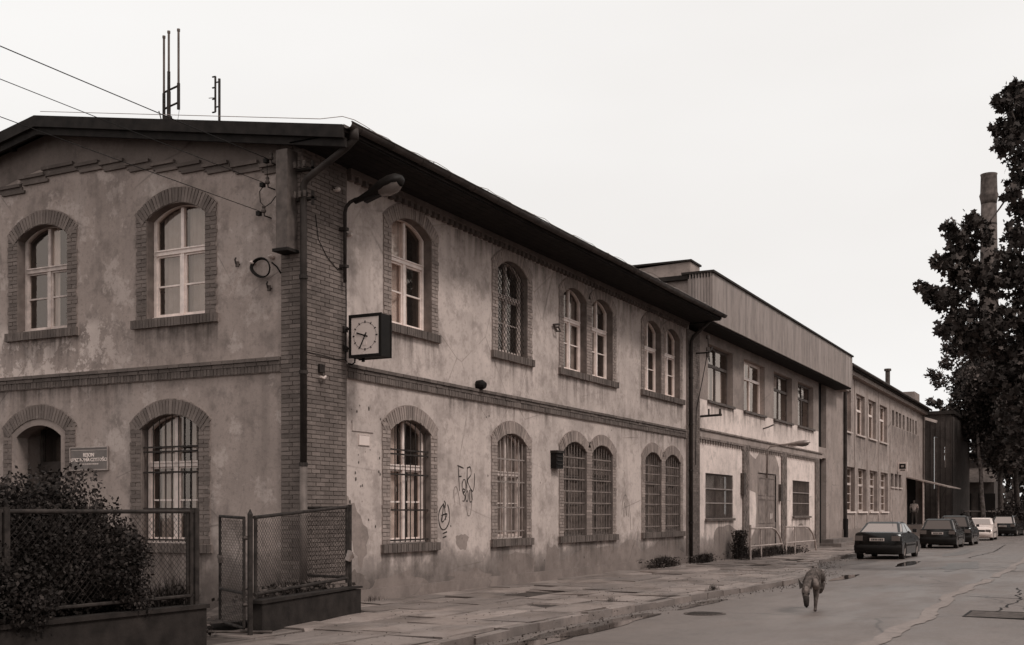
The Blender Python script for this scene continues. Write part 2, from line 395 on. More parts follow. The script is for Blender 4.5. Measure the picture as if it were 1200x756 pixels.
x = -7.0
while x < 60:
    L = random.uniform(.85, 1.05) if x < 30 else 2.0
    x1 = x+L; p0 = Vector((x, kerb_y(x)+.08, 0)); p1 = Vector((x1, kerb_y(x1)+.08, 0)); d = p1-p0
    o = link('kerb_stone', slab_mesh(), kerb); o.data.materials[0] = MATS['paving']
    o.location = (p0+p1)/2 + Vector((0, random.gauss(0, .012), -.085+random.gauss(0, .01)))
    o.scale = (d.length-.015, .15, .17); o.rotation_euler = (random.gauss(0, .03), random.gauss(0, .01), math.atan2(d.y, d.x)+random.gauss(0, .008))
    x = x1
# pale worn strip in the road, patches, puddles, covers
def ribbon(pts, wd, z, jit=.04):
    vs = []; n = len(pts)
    for i, (x, y) in enumerate(pts):
        wv = wd*(.5+random.uniform(-.1, .1)); vs += [(x, y+wv+random.uniform(-jit, jit), z), (x, y-wv+random.uniform(-jit, jit), z)]
    return MB().add(vs, [(2*i, 2*i+1, 2*i+3, 2*i+2) for i in range(n-1)])
t = NT('worn_strip'); c = t.ramp(t.noise(5, 6, .7), [(.35, C(.13)), (.7, C(.205))]); t.l(c, t.b.inputs['Base Color']); t.b.inputs['Roughness'].default_value = .75; t.bump(t.noise(50, 3), .4, .01); MATS['worn_strip'] = t.m
t = NT('asphalt_patch'); c = t.ramp(t.noise(4, 6, .7), [(.35, C(.055)), (.7, C(.10))]); t.l(c, t.b.inputs['Base Color']); t.b.inputs['Roughness'].default_value = .45; t.bump(t.noise(60, 3), .4, .01); MATS['asphalt_patch'] = t.m
def road_z(x, y):
    xa = math.floor(x/2)*2; y1 = kerb_y(xa)+(kerb_y(xa+2)-kerb_y(xa))*(x-xa)/2; f = (y1-y)/(y1+13.0); ks = [(0, 0), (.12, .018), (.5, .05), (.88, .018), (1, 0)]
    for (a, za), (b, zb) in zip(ks, ks[1:]):
        if a <= f <= b: return ROADZ+za+(zb-za)*(f-a)/(b-a)
    return ROADZ
def drape(mb, dz=.010):
    mb.v = [(x, y, road_z(x, y)+dz) for x, y, z in mb.v]; return mb
struct(drape(ribbon([(-6+i*.35, -9.38+.09*math.sin(i*.17)+.05*math.sin(i*.61)) for i in range(64)], .25, 0, .03)).build('road_seam', 'worn_strip', fix=False))
struct(drape(ribbon([(17+i*.5, -9.5+.05*math.sin(i*.5)) for i in range(50)], .22, 0, .02)).build('road_seam', 'worn_strip', fix=False))
def blob(cx, cy, rx, ry, n=40, rough=.22, seed=0):
    vs = [(cx, cy, 0)]
    for k in (.2, .4, .6, .8, 1):
        for i in range(n):
            a = 2*PI*i/n; r = k*(1+rough*mnoise.noise(Vector((math.cos(a)*1.5+seed, math.sin(a)*1.5, seed*3.1)))*2)
            vs.append((cx+rx*r*math.cos(a), cy+ry*r*math.sin(a), 0))
    fs = [(0, 1+i, 1+(i+1) % n) for i in range(n)]+[(1+j*n+i, 1+j*n+n+i, 1+j*n+n+(i+1) % n, 1+j*n+(i+1) % n) for j in range(4) for i in range(n)]
    return MB().add(vs, fs)
for k, (x, y, rx, ry) in enumerate([(.6, -5.15, 2.6, .30), (5.6, -5.25, 1.5, .16), (15.8, -5.9, 1.6, .22), (24.5, -6.2, 2.4, .25), (-2.6, -5.3, 1.6, .3)]):
    struct(drape(blob(x, y, rx, ry, seed=k+1), .009).build('puddle', 'puddle', fix=False))
for k, (x, y, rx, ry) in enumerate([(25.0, -3.9, 3.6, .9), (23.5, -8.0, 2.8, .5), (36, -6.6, 4.5, .35)]):
    struct(drape(blob(x, y, rx, ry, seed=k+9, rough=.35), .006).build('road_patch', 'asphalt_patch', fix=False))
def crack(pts, wd=.025):
    q = []
    for (x0, y0), (x1, y1) in zip(pts, pts[1:]):
        n = max(2, int(math.hypot(x1-x0, y1-y0)/.22))
        for i in range(n): q.append((x0+(x1-x0)*i/n+random.gauss(0, .035), y0+(y1-y0)*i/n+random.gauss(0, .035)))
    vs = []
    for i, (x, y) in enumerate(q):
        ax, ay = q[min(i+1, len(q)-1)]; bx_, by_ = q[max(i-1, 0)]; l_ = math.hypot(ax-bx_, ay-by_) or 1; w_ = wd*random.uniform(.35, 1.2); nx, ny = -(ay-by_)/l_*w_, (ax-bx_)/l_*w_
        vs += [(x+nx, y+ny, 0), (x-nx, y-ny, 0)]
    struct(drape(MB().add(vs, [(2*i, 2*i+1, 2*i+3, 2*i+2) for i in range(len(q)-1)]), .007).build('road_crack', 'black', fix=False))
for pts, wd in (([(20.5, -5.2), (20.9, -7.0), (20.6, -8.8), (20.9, -11)], .05), ([(26.5, -5.9), (26.9, -8), (26.6, -10.5)], .05), ([(9.5, -9.6), (9.2, -11.2), (9.6, -12.5)], .03), ([(12.2, -7.3), (12.6, -9.2)], .018), ([(5.9, -10.4), (9, -10.6), (13, -10.3)], .02), ([(30, -7.5), (38, -7.8), (50, -7.4)], .03)): crack(pts, wd)
mc = thing('manhole_cover', 'round iron manhole cover in the road near the kerb', 'manhole cover', (3.35, -6.0, ROADZ))
mzz = road_z(3.35, -6.0)+.004
mb = MB(); mb.tube([(3.35, -6.0, mzz-.02), (3.35, -6.0, mzz+.006)], .36, 28); mb.build('rim', 'iron_rust', mc)
mb = MB()
for i in range(-4, 5): mb.box(3.35-.28*math.cos(i/5), 3.35+.28*math.cos(i/5), -6.0+i*.06-.015, -6.0+i*.06+.015, mzz+.006, mzz+.012)
mb.build('rib', 'iron', mc)
ut = thing('utility_cover', 'square sunken utility cover in the road at right', 'utility cover', (5.2, -10.4, ROADZ))
uz = road_z(5.2, -10.4)+.008
mb = MB(); frame_rect_pts = [(4.6, 5.9, -10.95, -10.0)]
mb.box(4.6, 5.9, -10.04, -10.0, uz-.02, uz+.006); mb.box(4.6, 5.9, -10.95, -10.91, uz-.02, uz+.006); mb.box(4.6, 4.64, -10.91, -10.04, uz-.02, uz+.006); mb.box(5.86, 5.9, -10.91, -10.04, uz-.02, uz+.006)
mb.build('frame', 'black', ut); MB().box(4.64, 5.86, -10.91, -10.04, uz-.02, uz+.002).build('plate', 'iron_rust', ut)

# ------------------------------------------------------------------ front building
BL = thing('brick_corner_building', 'two-storey plastered corner house with brick trim and arched windows', 'building', (0, 0, 0))
B1X = 20.30; ZW = 7.98
def window_arched(P, a0, a1, z0, zs, rise, opt, srd=True):
    """one arched opening: frame, panes, curtain, reveals, brick surround; returns the outline for the wall hole"""
    pts, (ac, cz, Rr, th) = arc(a0, a1, zs, rise, 12)
    hole = [(a0, z0)]+[(a, z) for a, z in pts]+[(a1, z0)]
    dd = -.20
    # reveal
    rv = MB(P); n = len(hole)
    rv.add([(a, .012, z) for a, z in hole]+[(a, -.34, z) for a, z in hole], [(i, (i+1) % n, n+(i+1) % n, n+i) for i in range(n)])
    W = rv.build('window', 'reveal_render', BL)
    if opt.get('label'): W['label'] = opt['label']
    # frame
    fm = MB(P); t = .07
    zt = z0+(zs+rise-z0)*opt.get('trans', .62); mat = opt.get('frame', 'paint_white')
    inn, _ = arc(a0+t, a1-t, zs, rise*.93, 12, 0)
    inner = [(a0+t, z0+t)]+inn+[(a1-t, z0+t)]
    fm.poly([hole, inner], dd+.03, dd-.04)
    am = (a0+a1)/2
    fm.box(a0+t, a1-t, dd-.03, dd+.05, zt-.05, zt+.05)
    fm.box(a0+t-.01, a1-t+.01, dd+.05, dd+.07, zt+.02, zt+.045)
    fm.box(am-.045, am+.045, dd-.03, dd+.04, z0+t, zt-.05)
    fm.box(am-.035, am+.035, dd-.03, dd+.035, zt+.05, zs+rise-.04)
    for s0, s1 in ((a0+t, am-.045), (am+.045, a1-t)):
        frame_rect(fm, s0, s1, z0+t, zt-.05, .035, dd-.03, dd+.015)
        zb = z0+t+(zt-z0-t)*opt.get('bar', .52)
        fm.box(s0+.035, s1-.035, dd-.02, dd+.012, zb-.015, zb+.015)
    fm.build('frame', mat, W)
    MB(P).box(a0+.02, a1-.02, dd+.03, dd+.10, z0+.002, z0+.045).build('inner_sill', mat, W)
    # panes: each its own sheet, a hair out of true so that reflections differ
    gm = opt.get('glass', 'glass')
    def pane(lp):
        mb = MB(P); k = random.uniform(-.006, .006); k2 = random.uniform(-.006, .006); am_ = sum(p[0] for p in lp)/len(lp); zm_ = sum(p[1] for p in lp)/len(lp)
        tris = tessellate_polygon([[Vector((a, z, 0)) for a, z in lp]])
        mb.add([(a, dd-.012+k*(a-am_)+k2*(z-zm_), z) for a, z in lp], tris); mb.build('pane', gm, W)
    zb = z0+t+(zt-z0-t)*opt.get('bar', .52)
    for s0, s1 in ((a0+t, am-.03), (am+.03, a1-t)):
        pane([(s0, z0+t), (s1, z0+t), (s1, zb), (s0, zb)]); pane([(s0, zb), (s1, zb), (s1, zt), (s0, zt)])
    half = len(inn)//2
    pane([(a0+t, zt)]+inn[:half+1]+[(am, zt)]); pane([(am, zt)]+inn[half:]+[(a1-t, zt)])
    # curtain with folds behind the glass
    cs = opt.get('curtain')
    if cs:
        cb = MB(P)
        for (c0, c1, zc0, zc1) in cs['spans']:
            nn = max(4, int((c1-c0)*(a1-a0)/.03)); vs = []
            for i in range(nn+1):
                a = a0+.03+(a1-a0-.06)*(c0+(c1-c0)*i/nn); d = dd-.14+.022*math.sin(i*1.25)+.01*math.sin(i*.37)
                vs += [(a, d, z0+(zs+rise-z0)*zc0), (a, d+.01*math.sin(i*.9), z0+(zs+rise-z0)*zc1)]
            cb.add(vs, [(2*i, 2*i+1, 2*i+3, 2*i+2) for i in range(nn)])
        cb.build('curtain', cs.get('mat', 'curtain'), W, smooth=True, fix=False)
    # dark room behind
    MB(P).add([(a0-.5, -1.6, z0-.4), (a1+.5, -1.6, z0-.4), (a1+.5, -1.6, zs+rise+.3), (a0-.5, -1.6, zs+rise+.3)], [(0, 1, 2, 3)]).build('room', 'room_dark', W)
    # security bars
    gr = opt.get('bars')
    if gr:
        gb = MB(P); nb = gr.get('n', 8); dg = gr.get('d', -.06)
        for i in range(nb):
            a = a0+(a1-a0)*(i+.5)/nb; zz = cz+math.sqrt(max(0, Rr*Rr-(a-ac)**2))-.015
            gb.tube([(a, dg, z0+.02), (a, dg, zz)], gr.get('r', .011), 5)
        for zf in gr['rows']:
            z = z0+(zs-z0)*zf; gb.box(a0-.0, a1+.0, dg-.006+.014, dg+.006+.014, z-.016, z+.016)
        if gr.get('loop'):
            for i in range(nb-1):
                a = a0+(a1-a0)*(i+1)/nb; gb.tube([(a+.05*math.cos(q*PI/6), dg, z0+(zs-z0)*.80+.11*math.sin(q*PI/6)) for q in range(12)], .006, 4, closed=True)
        gb.build('security_bars', gr.get('mat', 'iron'), W)
    lt = opt.get('lattice')
    if lt:
        lb = MB(P); sp = .145; H = zs+rise-z0; wd = a1-a0; n = int((H+wd)/sp)+1
        for sgn in (1, -1):
            for i in range(n+1):
                c = i*sp; p = []
                for tt in range(33):
                    a = wd*tt/32; z = c-a*1.0 if sgn > 0 else c-(wd-a)
                    aa = a0+a; top = cz+math.sqrt(max(0, Rr*Rr-(aa-ac)**2))-z0
                    if 0.01 < z < top-.02: p.append((aa, -.09+.006*sgn, z0+z))
                if len(p) > 1: lb.tube([p[0], p[-1]], .007, 4)
        lb.build('lattice_grille', 'iron', W)
    return hole, W
def surround(P, W, spans, z0, zs, rise, mat='brick_trim', proud=.022, wj=.27, left=True):
    """brick jambs, relieving arches and the rowlock sill for one or two openings side by side"""
    part = MB(P); A0, A1 = spans[0][0], spans[-1][1]
    zsh = zs+.14
    part.box(A0-wj, A0+.001, 0, proud-.014, z0, zsh); part.box(A1-.001, A1+wj, 0, proud-.014, z0, zsh)
    for (_, b), (c, _) in zip(spans, spans[1:]): part.box(b-.001, c+.001, 0, proud-.014, z0, zs+.30)
    for a0, a1 in spans:
        ii, (ac, cz, Rr, th) = arc(a0, a1, zs, rise, 14); th2 = th+.10
        vs = []
        for i in range(17):
            q = -th2+2*th2*i/16; vs += [(ac+(Rr+.002)*math.sin(q), proud-.014, cz+(Rr+.002)*math.cos(q)), (ac+(Rr+.30)*math.sin(q), proud-.014, cz+(Rr+.30)*math.cos(q)),
                                        (ac+(Rr+.30)*math.sin(q), 0, cz+(Rr+.30)*math.cos(q))]
        part.add(vs, [(3*i, 3*i+1, 3*i+4, 3*i+3) for i in range(16)]+[(3*i+1, 3*i+2, 3*i+5, 3*i+4) for i in range(16)])
    S = part.build('window_surround', 'mortar_dark', BL)
    ch = .0745; z = z0+ch/2; k = 0
    while z < zsh-.01:
        for side, A in ((-1, A0), (1, A1)):
            jig = random.choice([0, 0, 0, .012, -.015, -.03])
            if k % 2: ps = [(0, wj+jig)]
            else: ps = [(0, .12), (.13, wj+jig)]
            for u0, u1 in ps:
                brick(P, S, A+side*(u0+u1)/2, z, u1-u0-.012, ch-.012, proud-.02, proud, mat=mat)
        for (_, b), (c, _) in zip(spans, spans[1:]):
            if k % 2: brick(P, S, (b+c)/2, z, c-b-.01, ch-.012, proud-.02, proud, mat=mat)
            else:
                q = (c-b)/3; brick(P, S, b+q, z, q*2-.014, ch-.012, proud-.02, proud, mat=mat); brick(P, S, c-q/2, z, q-.012, ch-.012, proud-.02, proud, mat=mat)
        z += ch; k += 1
    for si, (a0, a1) in enumerate(spans):
        _, (ac, cz, Rr, th) = arc(a0, a1, zs, rise, 4)
        n = int((2*(th+.09)*(Rr+.1))/.074); 
        for i in range(n+1):
            q = -(th+.085)+2*(th+.085)*i/n
            if len(spans) > 1 and ((si == 0 and q > th-.02) or (si == 1 and q < -(th-.02))): continue
            rr = Rr+.145+random.uniform(-.004, .004)
            brick(P, S, ac+rr*math.sin(q), cz+rr*math.cos(q), .062, .27+random.choice([0, 0, .01, -.012]), proud-.02, proud+.004, ang=-q, mat=mat)
    # sill
    sl = MB(P); sl.box(A0-.31, A1+.31, 0, .045, z0-.165, z0-.004); SL = sl.build('window_sill', 'mortar_dark', BL)
    a = A0-.32
    while a < A1+.27:
        brick(P, SL, a+.038, z0-.085, .064, .158+random.uniform(-.004, .006), .03, .085+random.uniform(-.006, .008), mat='brick_dark'); a += .0765
    MB(P).box(A0, A1, -.19, .06, z0-.004, z0+.002).build('sill_top', 'stone_sill', SL)
    return S
CU = lambda *s, mat='curtain': dict(spans=s, mat=mat)
barsA = dict(n=8, rows=(.03, .30, .62, .80, .84), r=.011)
barsB = dict(n=8, rows=(.08, .33, .6, .84), r=.013, mat='galvanised')
barsC = dict(n=8, rows=(.06, .19, .31, .44, .57, .69, .82, .95), r=.011)
barsC = dict(barsC, mat='bar_grey', rows=(.08, .25, .39, .53, .67, .81, .93))
holesR = []; holesL = []
def win(P, spans, z0, zs, rise, opts, holes):
    for (a0, a1), o in zip(spans, opts):
        h, W = window_arched(P, a0, a1, z0, zs, rise, o); holes.append(h)
    surround(P, None, spans, z0, zs, rise, 'brick_trim' if P is PR else 'brick')
UP = (5.25, 7.13, .25); LO = (1.04, 3.20, .24)
win(PR, [(2.72, 4.18)], *UP, [dict(curtain=CU((0, .47, 0, 1), (.50, .78, 0, 1)), bar=.5, label='tall white sash window above the clock, with pale curtains that also stand for reflections')], holesR)  # curtains widened so their pale cloth also stands for reflections in the glass
win(PR, [(7.03, 8.50)], *UP, [dict(frame='paint_cream', lattice=1, curtain=CU((0, .3, 0, .6), mat='curtain_dim'))], holesR)
win(PR, [(10.54, 11.97), (12.33, 13.76)], *UP, [dict(curtain=CU((0, .22, 0, 1), (.85, 1, 0, 1), mat='curtain_dim')), dict(curtain=CU((.02, .30, .3, 1), mat='curtain_dim'))], holesR)
win(PR, [(16.22, 17.64), (17.95, 19.38)], *UP, [dict(curtain=CU((0, .25, 0, 1), mat='curtain_dim')), dict(curtain=CU((.7, 1, 0, 1), mat='curtain_dim'))], holesR)
win(PR, [(2.68, 4.15)], *LO, [dict(bars=barsA, curtain=CU((.05, .24, 0, 1), (.34, .52, 0, 1), (.8, .97, 0, .6), mat='curtain'))], holesR)
win(PR, [(7.0, 8.46)], *LO, [dict(bars=barsB, glass='glass_dirty', frame='paint_cream', curtain=CU((0, 1, 0, 1), mat='curtain_dim'))], holesR)
win(PR, [(10.54, 11.97), (12.33, 13.76)], *LO, [dict(bars=barsC, frame='paint_brown', glass='glass_dirty', curtain=CU((.0, .75, .02, .48), mat='curtain')), dict(bars=dict(barsC, loop=1), frame='paint_brown', glass='glass_dirty')], holesR)
win(PR, [(16.26, 17.66), (18.0, 19.42)], *LO, [dict(bars=barsC, frame='paint_brown', glass='glass_dirty', curtain=CU((0, 1, .1, 1), mat='curtain_dim')), dict(bars=barsC, frame='paint_brown', glass='glass_dirty')], holesR)
UPL = (5.18, 7.00, .24)
win(PL, [(5.60, 6.98)], *UPL, [dict(frame='paint_cream', trans=.60, curtain=CU((.42, .62, 0, 1), (.05, .12, 0, 1), mat='curtain'), label='weathered brown and white window above the entrance door')], holesL)
win(PL, [(2.14, 3.54)], *UPL, [dict(trans=.60, bar=.47, curtain=CU((.05, .48, .0, 1), (.62, .95, .0, 1), mat='curtain_dim'))], holesL)
win(PL, [(2.29, 3.68)], 1.08, 3.17, .25, [dict(bars=dict(barsA, n=9), curtain=CU((.1, .35, 0, 1), (.5, .9, 0, 1), mat='curtain_dim'))], holesL)
# entrance door on the gable front
dpts, (dac, dcz, dR, dth) = arc(5.64, 7.12, 3.20, .26, 12)
dhole = [(5.64, .30)]+dpts+[(7.12, .30)]; holesL.append(dhole)
dr = MB(PL); n = len(dhole)
dr.add([(a, .03, z) for a, z in dhole]+[(a, -.72, z) for a, z in dhole], [(i, (i+1) % n, n+(i+1) % n, n+i) for i in range(n)])
DR = dr.build('entrance_door', 'plaster_bare', BL)
ins = MB(PL); ipts, _ = arc(5.76, 7.0, 3.12, .22, 12); ih = [(5.76, .30)]+ipts+[(7.0, .30)]
ins.poly([dhole, ih], .02, -.25); ins.build('door_moulding', 'plaster_bare', DR)
db = MB(PL); db.box(5.76, 7.0, -.60, -.64, .30, 2.45); db.box(5.76, 7.0, -.52, -.62, 2.45, 2.60); db.build('door_leaf', 'door_wood', DR)
db = MB(PL)
for s0, s1 in ((5.82, 6.33), (6.42, 6.94)):
    for q0, q1 in ((.45, 1.05), (1.15, 1.6), (1.7, 2.35)):
        frame_rect(db, s0, s1, q0, q1, .045, -.6, -.575)
db.box(6.35, 6.41, -.6, -.56, .32, 2.45); db.build('door_panel', 'paint_brown', DR)
db = MB(PL); db.add([(5.76, -.6, 2.6), (7.0, -.6, 2.6), (7.0, -.6, 3.34), (5.76, -.6, 3.34)], [(0, 1, 2, 3)]); db.build('fanlight', 'glass', DR)
db = MB(PL); frame_rect(db, 5.76, 7.0, 2.6, 3.40, .06, -.56, -.62); db.box(6.35, 6.41, -.62, -.56, 2.66, 3.34); db.build('fanlight_frame', 'door_wood', DR)
MB(PL).box(5.76, 7.0, -.66, -1.2, .2, 3.5).build('hallway', 'room_dark', DR)
MB(PL).box(5.5, 7.25, 0.0, .42, -.02, .15).build('door_step', 'cap_concrete', DR); MB(PL).box(5.64, 7.12, -.7, .14, .15, .30).build('door_step', 'cap_concrete', DR)
# door's brick relieving arch
rs = MB(PL); vs = []
for i in range(17):
    q = -(dth+.1)+2*(dth+.1)*i/16
    vs += [(dac+(dR)*math.sin(q), .008, dcz+(dR)*math.cos(q)), (dac+(dR+.3)*math.sin(q), .008, dcz+(dR+.3)*math.cos(q))]
rs.add(vs, [(2*i, 2*i+1, 2*i+3, 2*i+2) for i in range(16)]); rs.box(5.37, 5.641, 0, .008, .3, 3.36); rs.box(7.119, 7.4, 0, .008, .3, 3.36)
RS = rs.build('door_surround', 'mortar_dark', BL)
for i in range(26):
    q = -(dth+.09)+2*(dth+.09)*i/25; brick(PL, RS, dac+(dR+.145)*math.sin(q), dcz+(dR+.145)*math.cos(q), .062, .27, 0, .024, ang=-q, mat='brick')
z = .34; k = 0
while z < 3.33:
    for A, sd_ in ((5.64, -1), (7.12, 1)):
        for u0, u1 in ([(0, .27)] if k % 2 else [(0, .12), (.13, .255)]): brick(PL, RS, A+sd_*(u0+u1)/2, z, u1-u0-.012, .062, 0, .022, mat='brick')
    z += .0745; k += 1
# walls
GW = 12.2; RIDGE = 6.04
def roofz(y): return 9.20-.179*abs(y-RIDGE)
gl_ = MB(PR); gl_.poly([[(0, -.3), (B1X, -.3), (B1X, 7.97), (0, 7.97)]]+holesR, 0); gl_.build('wall', 'plaster_street', BL)
gl_ = MB(PL); gl_.poly([[(0.0, -.3), (0, 7.97)]+[(y, roofz(y)-.2) for y in (1, 3, RIDGE, 9, GW)]+[(GW, -.3)]]+holesL, 0); gl_.build('wall', 'plaster_gable', BL)
mb = MB(); mb.add([(B1X, 0, -.3), (B1X, GW, -.3), (B1X, GW, 8.1), (B1X, RIDGE, 9.0), (B1X, 0, 7.97), (0, GW, -.3), (0, GW, 7.97)], [(0, 1, 2, 3, 4), (1, 5, 6, 2)]); mb.build('wall', 'plaster_grey', BL)
# plinth along the street front
MB(PR).box(1.27, B1X-.02, 0, .05, -.3, .22).build('plinth', 'plaster_bare', BL)
# string course: two stepped runs with a row of bricks on edge
def course(P, a0, a1, name='string_course'):
    mb = MB(P); mb.box(a0, a1, 0, .030, 4.045, 4.30)
    S = mb.build(name, 'mortar_dark', BL)
    a = a0+.01
    while a < a1-.08:
        brick(P, S, a+.038, 4.115, .066, .115, .02, .05, mat='brick_dark'); a += .0775
    a = a0
    while a < a1-.2:
        brick(P, S, a+.125, 4.208, .240, .062, .02, .062, mat='brick_dark'); brick(P, S, a+.125, 4.277, .243, .060, .02, .09, mat='brick_dark'); a += .252
course(PR, 1.26, B1X-.28); course(PL, .43, GW)
# gable frieze: stepped corbels following the roof
bars = [(7.5, 6.86, 8.13), (6.9, 6.2, 8.27), (6.26, 5.41, 8.37), (5.35, 4.75, 8.31), (4.70, 4.11, 8.25), (4.05, 3.46, 8.15), (3.40, 2.85, 8.05), (2.78, 2.23, 7.95), (2.17, 1.60, 7.86), (1.52, .93, 7.77), (.88, .43, 7.68)]
for i, (y1, y0, z) in enumerate(bars):
    mb = MB(PL); mb.box(y0, y1, 0, .07, z-.085, z-.025); mb.box(y0-.10, y1-.10, 0, .045, z-.21, z-.155); mb.box(y0-.03, y1-.02, 0, .03, z-.155, z-.085)
    mb.build('gable_corbel', 'brick_dark', BL)
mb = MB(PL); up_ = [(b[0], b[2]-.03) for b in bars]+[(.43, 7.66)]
lo_ = [(y, z) for y, z in up_ if y < GW]; mb.poly([lo_+[(.43, roofz(.43)-.2), (RIDGE, roofz(RIDGE)-.2), (7.5, roofz(7.5)-.2)]], .005); mb.build('gable_shade_field', 'plaster_shade_stain', BL)  # shade and dirt under the verge, put into a darker plaster colour
# eaves corbel table on the street side
mb = MB(PR)
a = 1.3
while a < B1X-.3: mb.box(a, a+.11, 0, .10, 7.60, 7.70); a += .22
mb.box(1.26, B1X-.28, 0, .12, 7.70, 7.97); mb.build('eaves_corbel', 'brick_dark', BL)
MB(PR).box(1.26, B1X-.28, .12, .24, 7.84, 7.97).build('eaves_corbel', 'brick_dark', BL)
# corner pilaster
mb = MB(); mb.add([(-.03, -.03, -.3), (1.25, -.03, -.3), (1.25, 0.001, -.3), (0.001, 0.001, -.3), (.001, .42, -.3), (-.03, .42, -.3)]+[(-.03, -.03, 7.97), (1.25, -.03, 7.97), (1.25, 0.001, 7.97), (0.001, 0.001, 7.97), (.001, .42, 7.97), (-.03, .42, 7.97)],
       [(i, (i+1) % 6, 6+(i+1) % 6, 6+i) for i in range(6)])
PIL = mb.build('corner_pilaster', 'mortar', BL)
ch = .0745; z = .04; k = 0
while z < 7.93:
    a = -.045; seq = [.25, .25, .25, .25, .25] if k % 2 else [.12, .25, .25, .25, .25, .12]
    for L in seq:
        L2 = min(L, 1.27-a+random.choice([0, 0, -.01])); brick(PR, PIL, a+L2/2, z, L2-.012, ch-.012, .02, .045); a += L+.002
    a = -.01; seq = [.18, .25] if k % 2 else [.25, .18]
    for L in seq: brick(PL, PIL, a+L/2, z, L-.012, ch-.012, .02, .045); a += L
    z += ch; k += 1
# end pilaster
mb = MB(PR); mb.box(B1X-.28, B1X+1.06, -.02, .03, -.3, 7.6); EP = mb.build('end_pilaster', 'mortar', BL)
z = .04; k = 0
while z < 7.55:
    a = B1X-.26+(.12 if k % 2 else 0)
    for L in ([.12]+[.25]*4+[.16] if k % 2 else [.25]*5): brick(PR, EP, a+L/2-(.12 if k % 2 else 0), z, L-.012, ch-.012, .02, .045); a += L
    z += ch; k += 1
# place the bricks
def place_bricks():
    sc = []
    for i, b in enumerate(BR):
        p = b[0](b[2], b[7], b[3]); dx, dy = p[0]-CAMX, p[1]-CAMY
        X = dx*UA-dy*UB; Z = dx*UB+dy*UA; px = 600+1346*X/Z
        vis = 0 <= px <= 1200; 
        fc = abs(dy) if b[0] is PR else abs(dx)
        sc.append((b[4]*b[5]*fc/(Z**3) if vis else 0, i))
    sc.sort(reverse=True); top = set(i for _, i in sc[:300])
    me = {}
    def base(mat):
        if mat not in me:
            mb = MB().box(-.5, .5, -.5, .5, -.5, .5); o = mb.build('brick', mat); me[mat] = o.data; bpy.data.objects.remove(o)
        return me[mat]
    rest = {}
    for i, (P, part, a, z, la, lz, d0, d1, ang, mat) in enumerate(BR):
        if i in top:
            o = link('brick', base(mat), part); c = P(a, (d0+d1)/2, z); rz = 0 if P is PR else R(90)
            M = Matrix.Translation(c) @ Matrix.Rotation(rz, 4, 'Z') @ Matrix.Rotation(-ang if P is PR else -ang, 4, 'Y') @ Matrix.Diagonal((la, d1-d0, lz, 1))
            o.matrix_basis = M
        else:
            key = (part.name, mat, P is PR)
            if key not in rest: rest[key] = (MB(P), part)
            mb = rest[key][0]; ca, sa = math.cos(ang), math.sin(ang)
            vs = []
            for dd_ in (d0, d1):
                for sx, sz in ((-1, -1), (1, -1), (1, 1), (-1, 1)):
                    x_, z_ = sx*la/2, sz*lz/2; vs.append((a+x_*ca-z_*sa, dd_, z+x_*sa+z_*ca))
            mb.add(vs, [(0, 3, 2, 1), (4, 5, 6, 7), (0, 1, 5, 4), (1, 2, 6, 5), (2, 3, 7, 6), (3, 0, 4, 7)])
    for (pn, mat, _), (mb, part) in rest.items(): mb.build('brickwork', mat, part, kind='stuff', fix=False)
place_bricks()
# roof
X0, X1 = -.36, 20.2
rf = MB()
prof = [(-1.13, roofz(-1.13)-.0), (RIDGE, roofz(RIDGE)), (13.2, roofz(13.2))]
for (ya, za), (yb, zb) in zip(prof, prof[1:]):
    rf.add([(X0, ya, za), (X1, ya, za), (X1, yb, zb), (X0, yb, zb), (X0, ya, za-.09), (X1, ya, za-.09), (X1, yb, zb-.09), (X0, yb, zb-.09)],
           [(0, 1, 2, 3), (4, 7, 6, 5), (0, 4, 5, 1), (1, 5, 6, 2), (2, 6, 7, 3), (3, 7, 4, 0)])
ROOF = rf.build('roof', 'roof_felt', BL)
# uneven felt edge lumps above the gutter
mb = MB(); rnd = random.Random(3); vs = []; N = 90
for i in range(N+1):
    x = X0+(X1-X0)*i/N; h = .02+.05*max(0, mnoise.noise(Vector((x*.8, 3.3, 0))))*1.6
    z = roofz(-1.13); vs += [(x, -1.15, z-.05), (x, -1.12, z+h), (x, -.8, roofz(-.8)+h*.8), (x, -.5, roofz(-.5)-.02)]
mb.add(vs, [(4*i+k, 4*i+k+1, 4*i+k+5, 4*i+k+4) for i in range(N) for k in range(3)]); mb.build('eaves_felt', 'roof_felt', ROOF, fix=False)
for nm, y0, y1, zo, d, x in (('verge_board', 0, 0, -.0, .20, X0-.025), ('verge_board', 0, 0, -.19, .14, X0+.05)):
    mb = MB()
    for (ya, za), (yb, zb) in zip(prof, prof[1:]):
        mb.add([(x-.03, ya, za+zo+.012), (x-.03, yb, zb+zo+.012), (x-.03, yb, zb+zo-d), (x-.03, ya, za+zo-d), (x+.03, ya, za+zo+.012), (x+.03, yb, zb+zo+.012), (x+.03, yb, zb+zo-d), (x+.03, ya, za+zo-d)],
               [(0, 1, 2, 3), (4, 7, 6, 5), (0, 4, 5, 1), (3, 2, 6, 7), (0, 3, 7, 4), (1, 5, 6, 2)])
    mb.build(nm, 'verge_wood', ROOF)
mb = MB(); y = -1.1                       # boarded soffit and rafters' ends
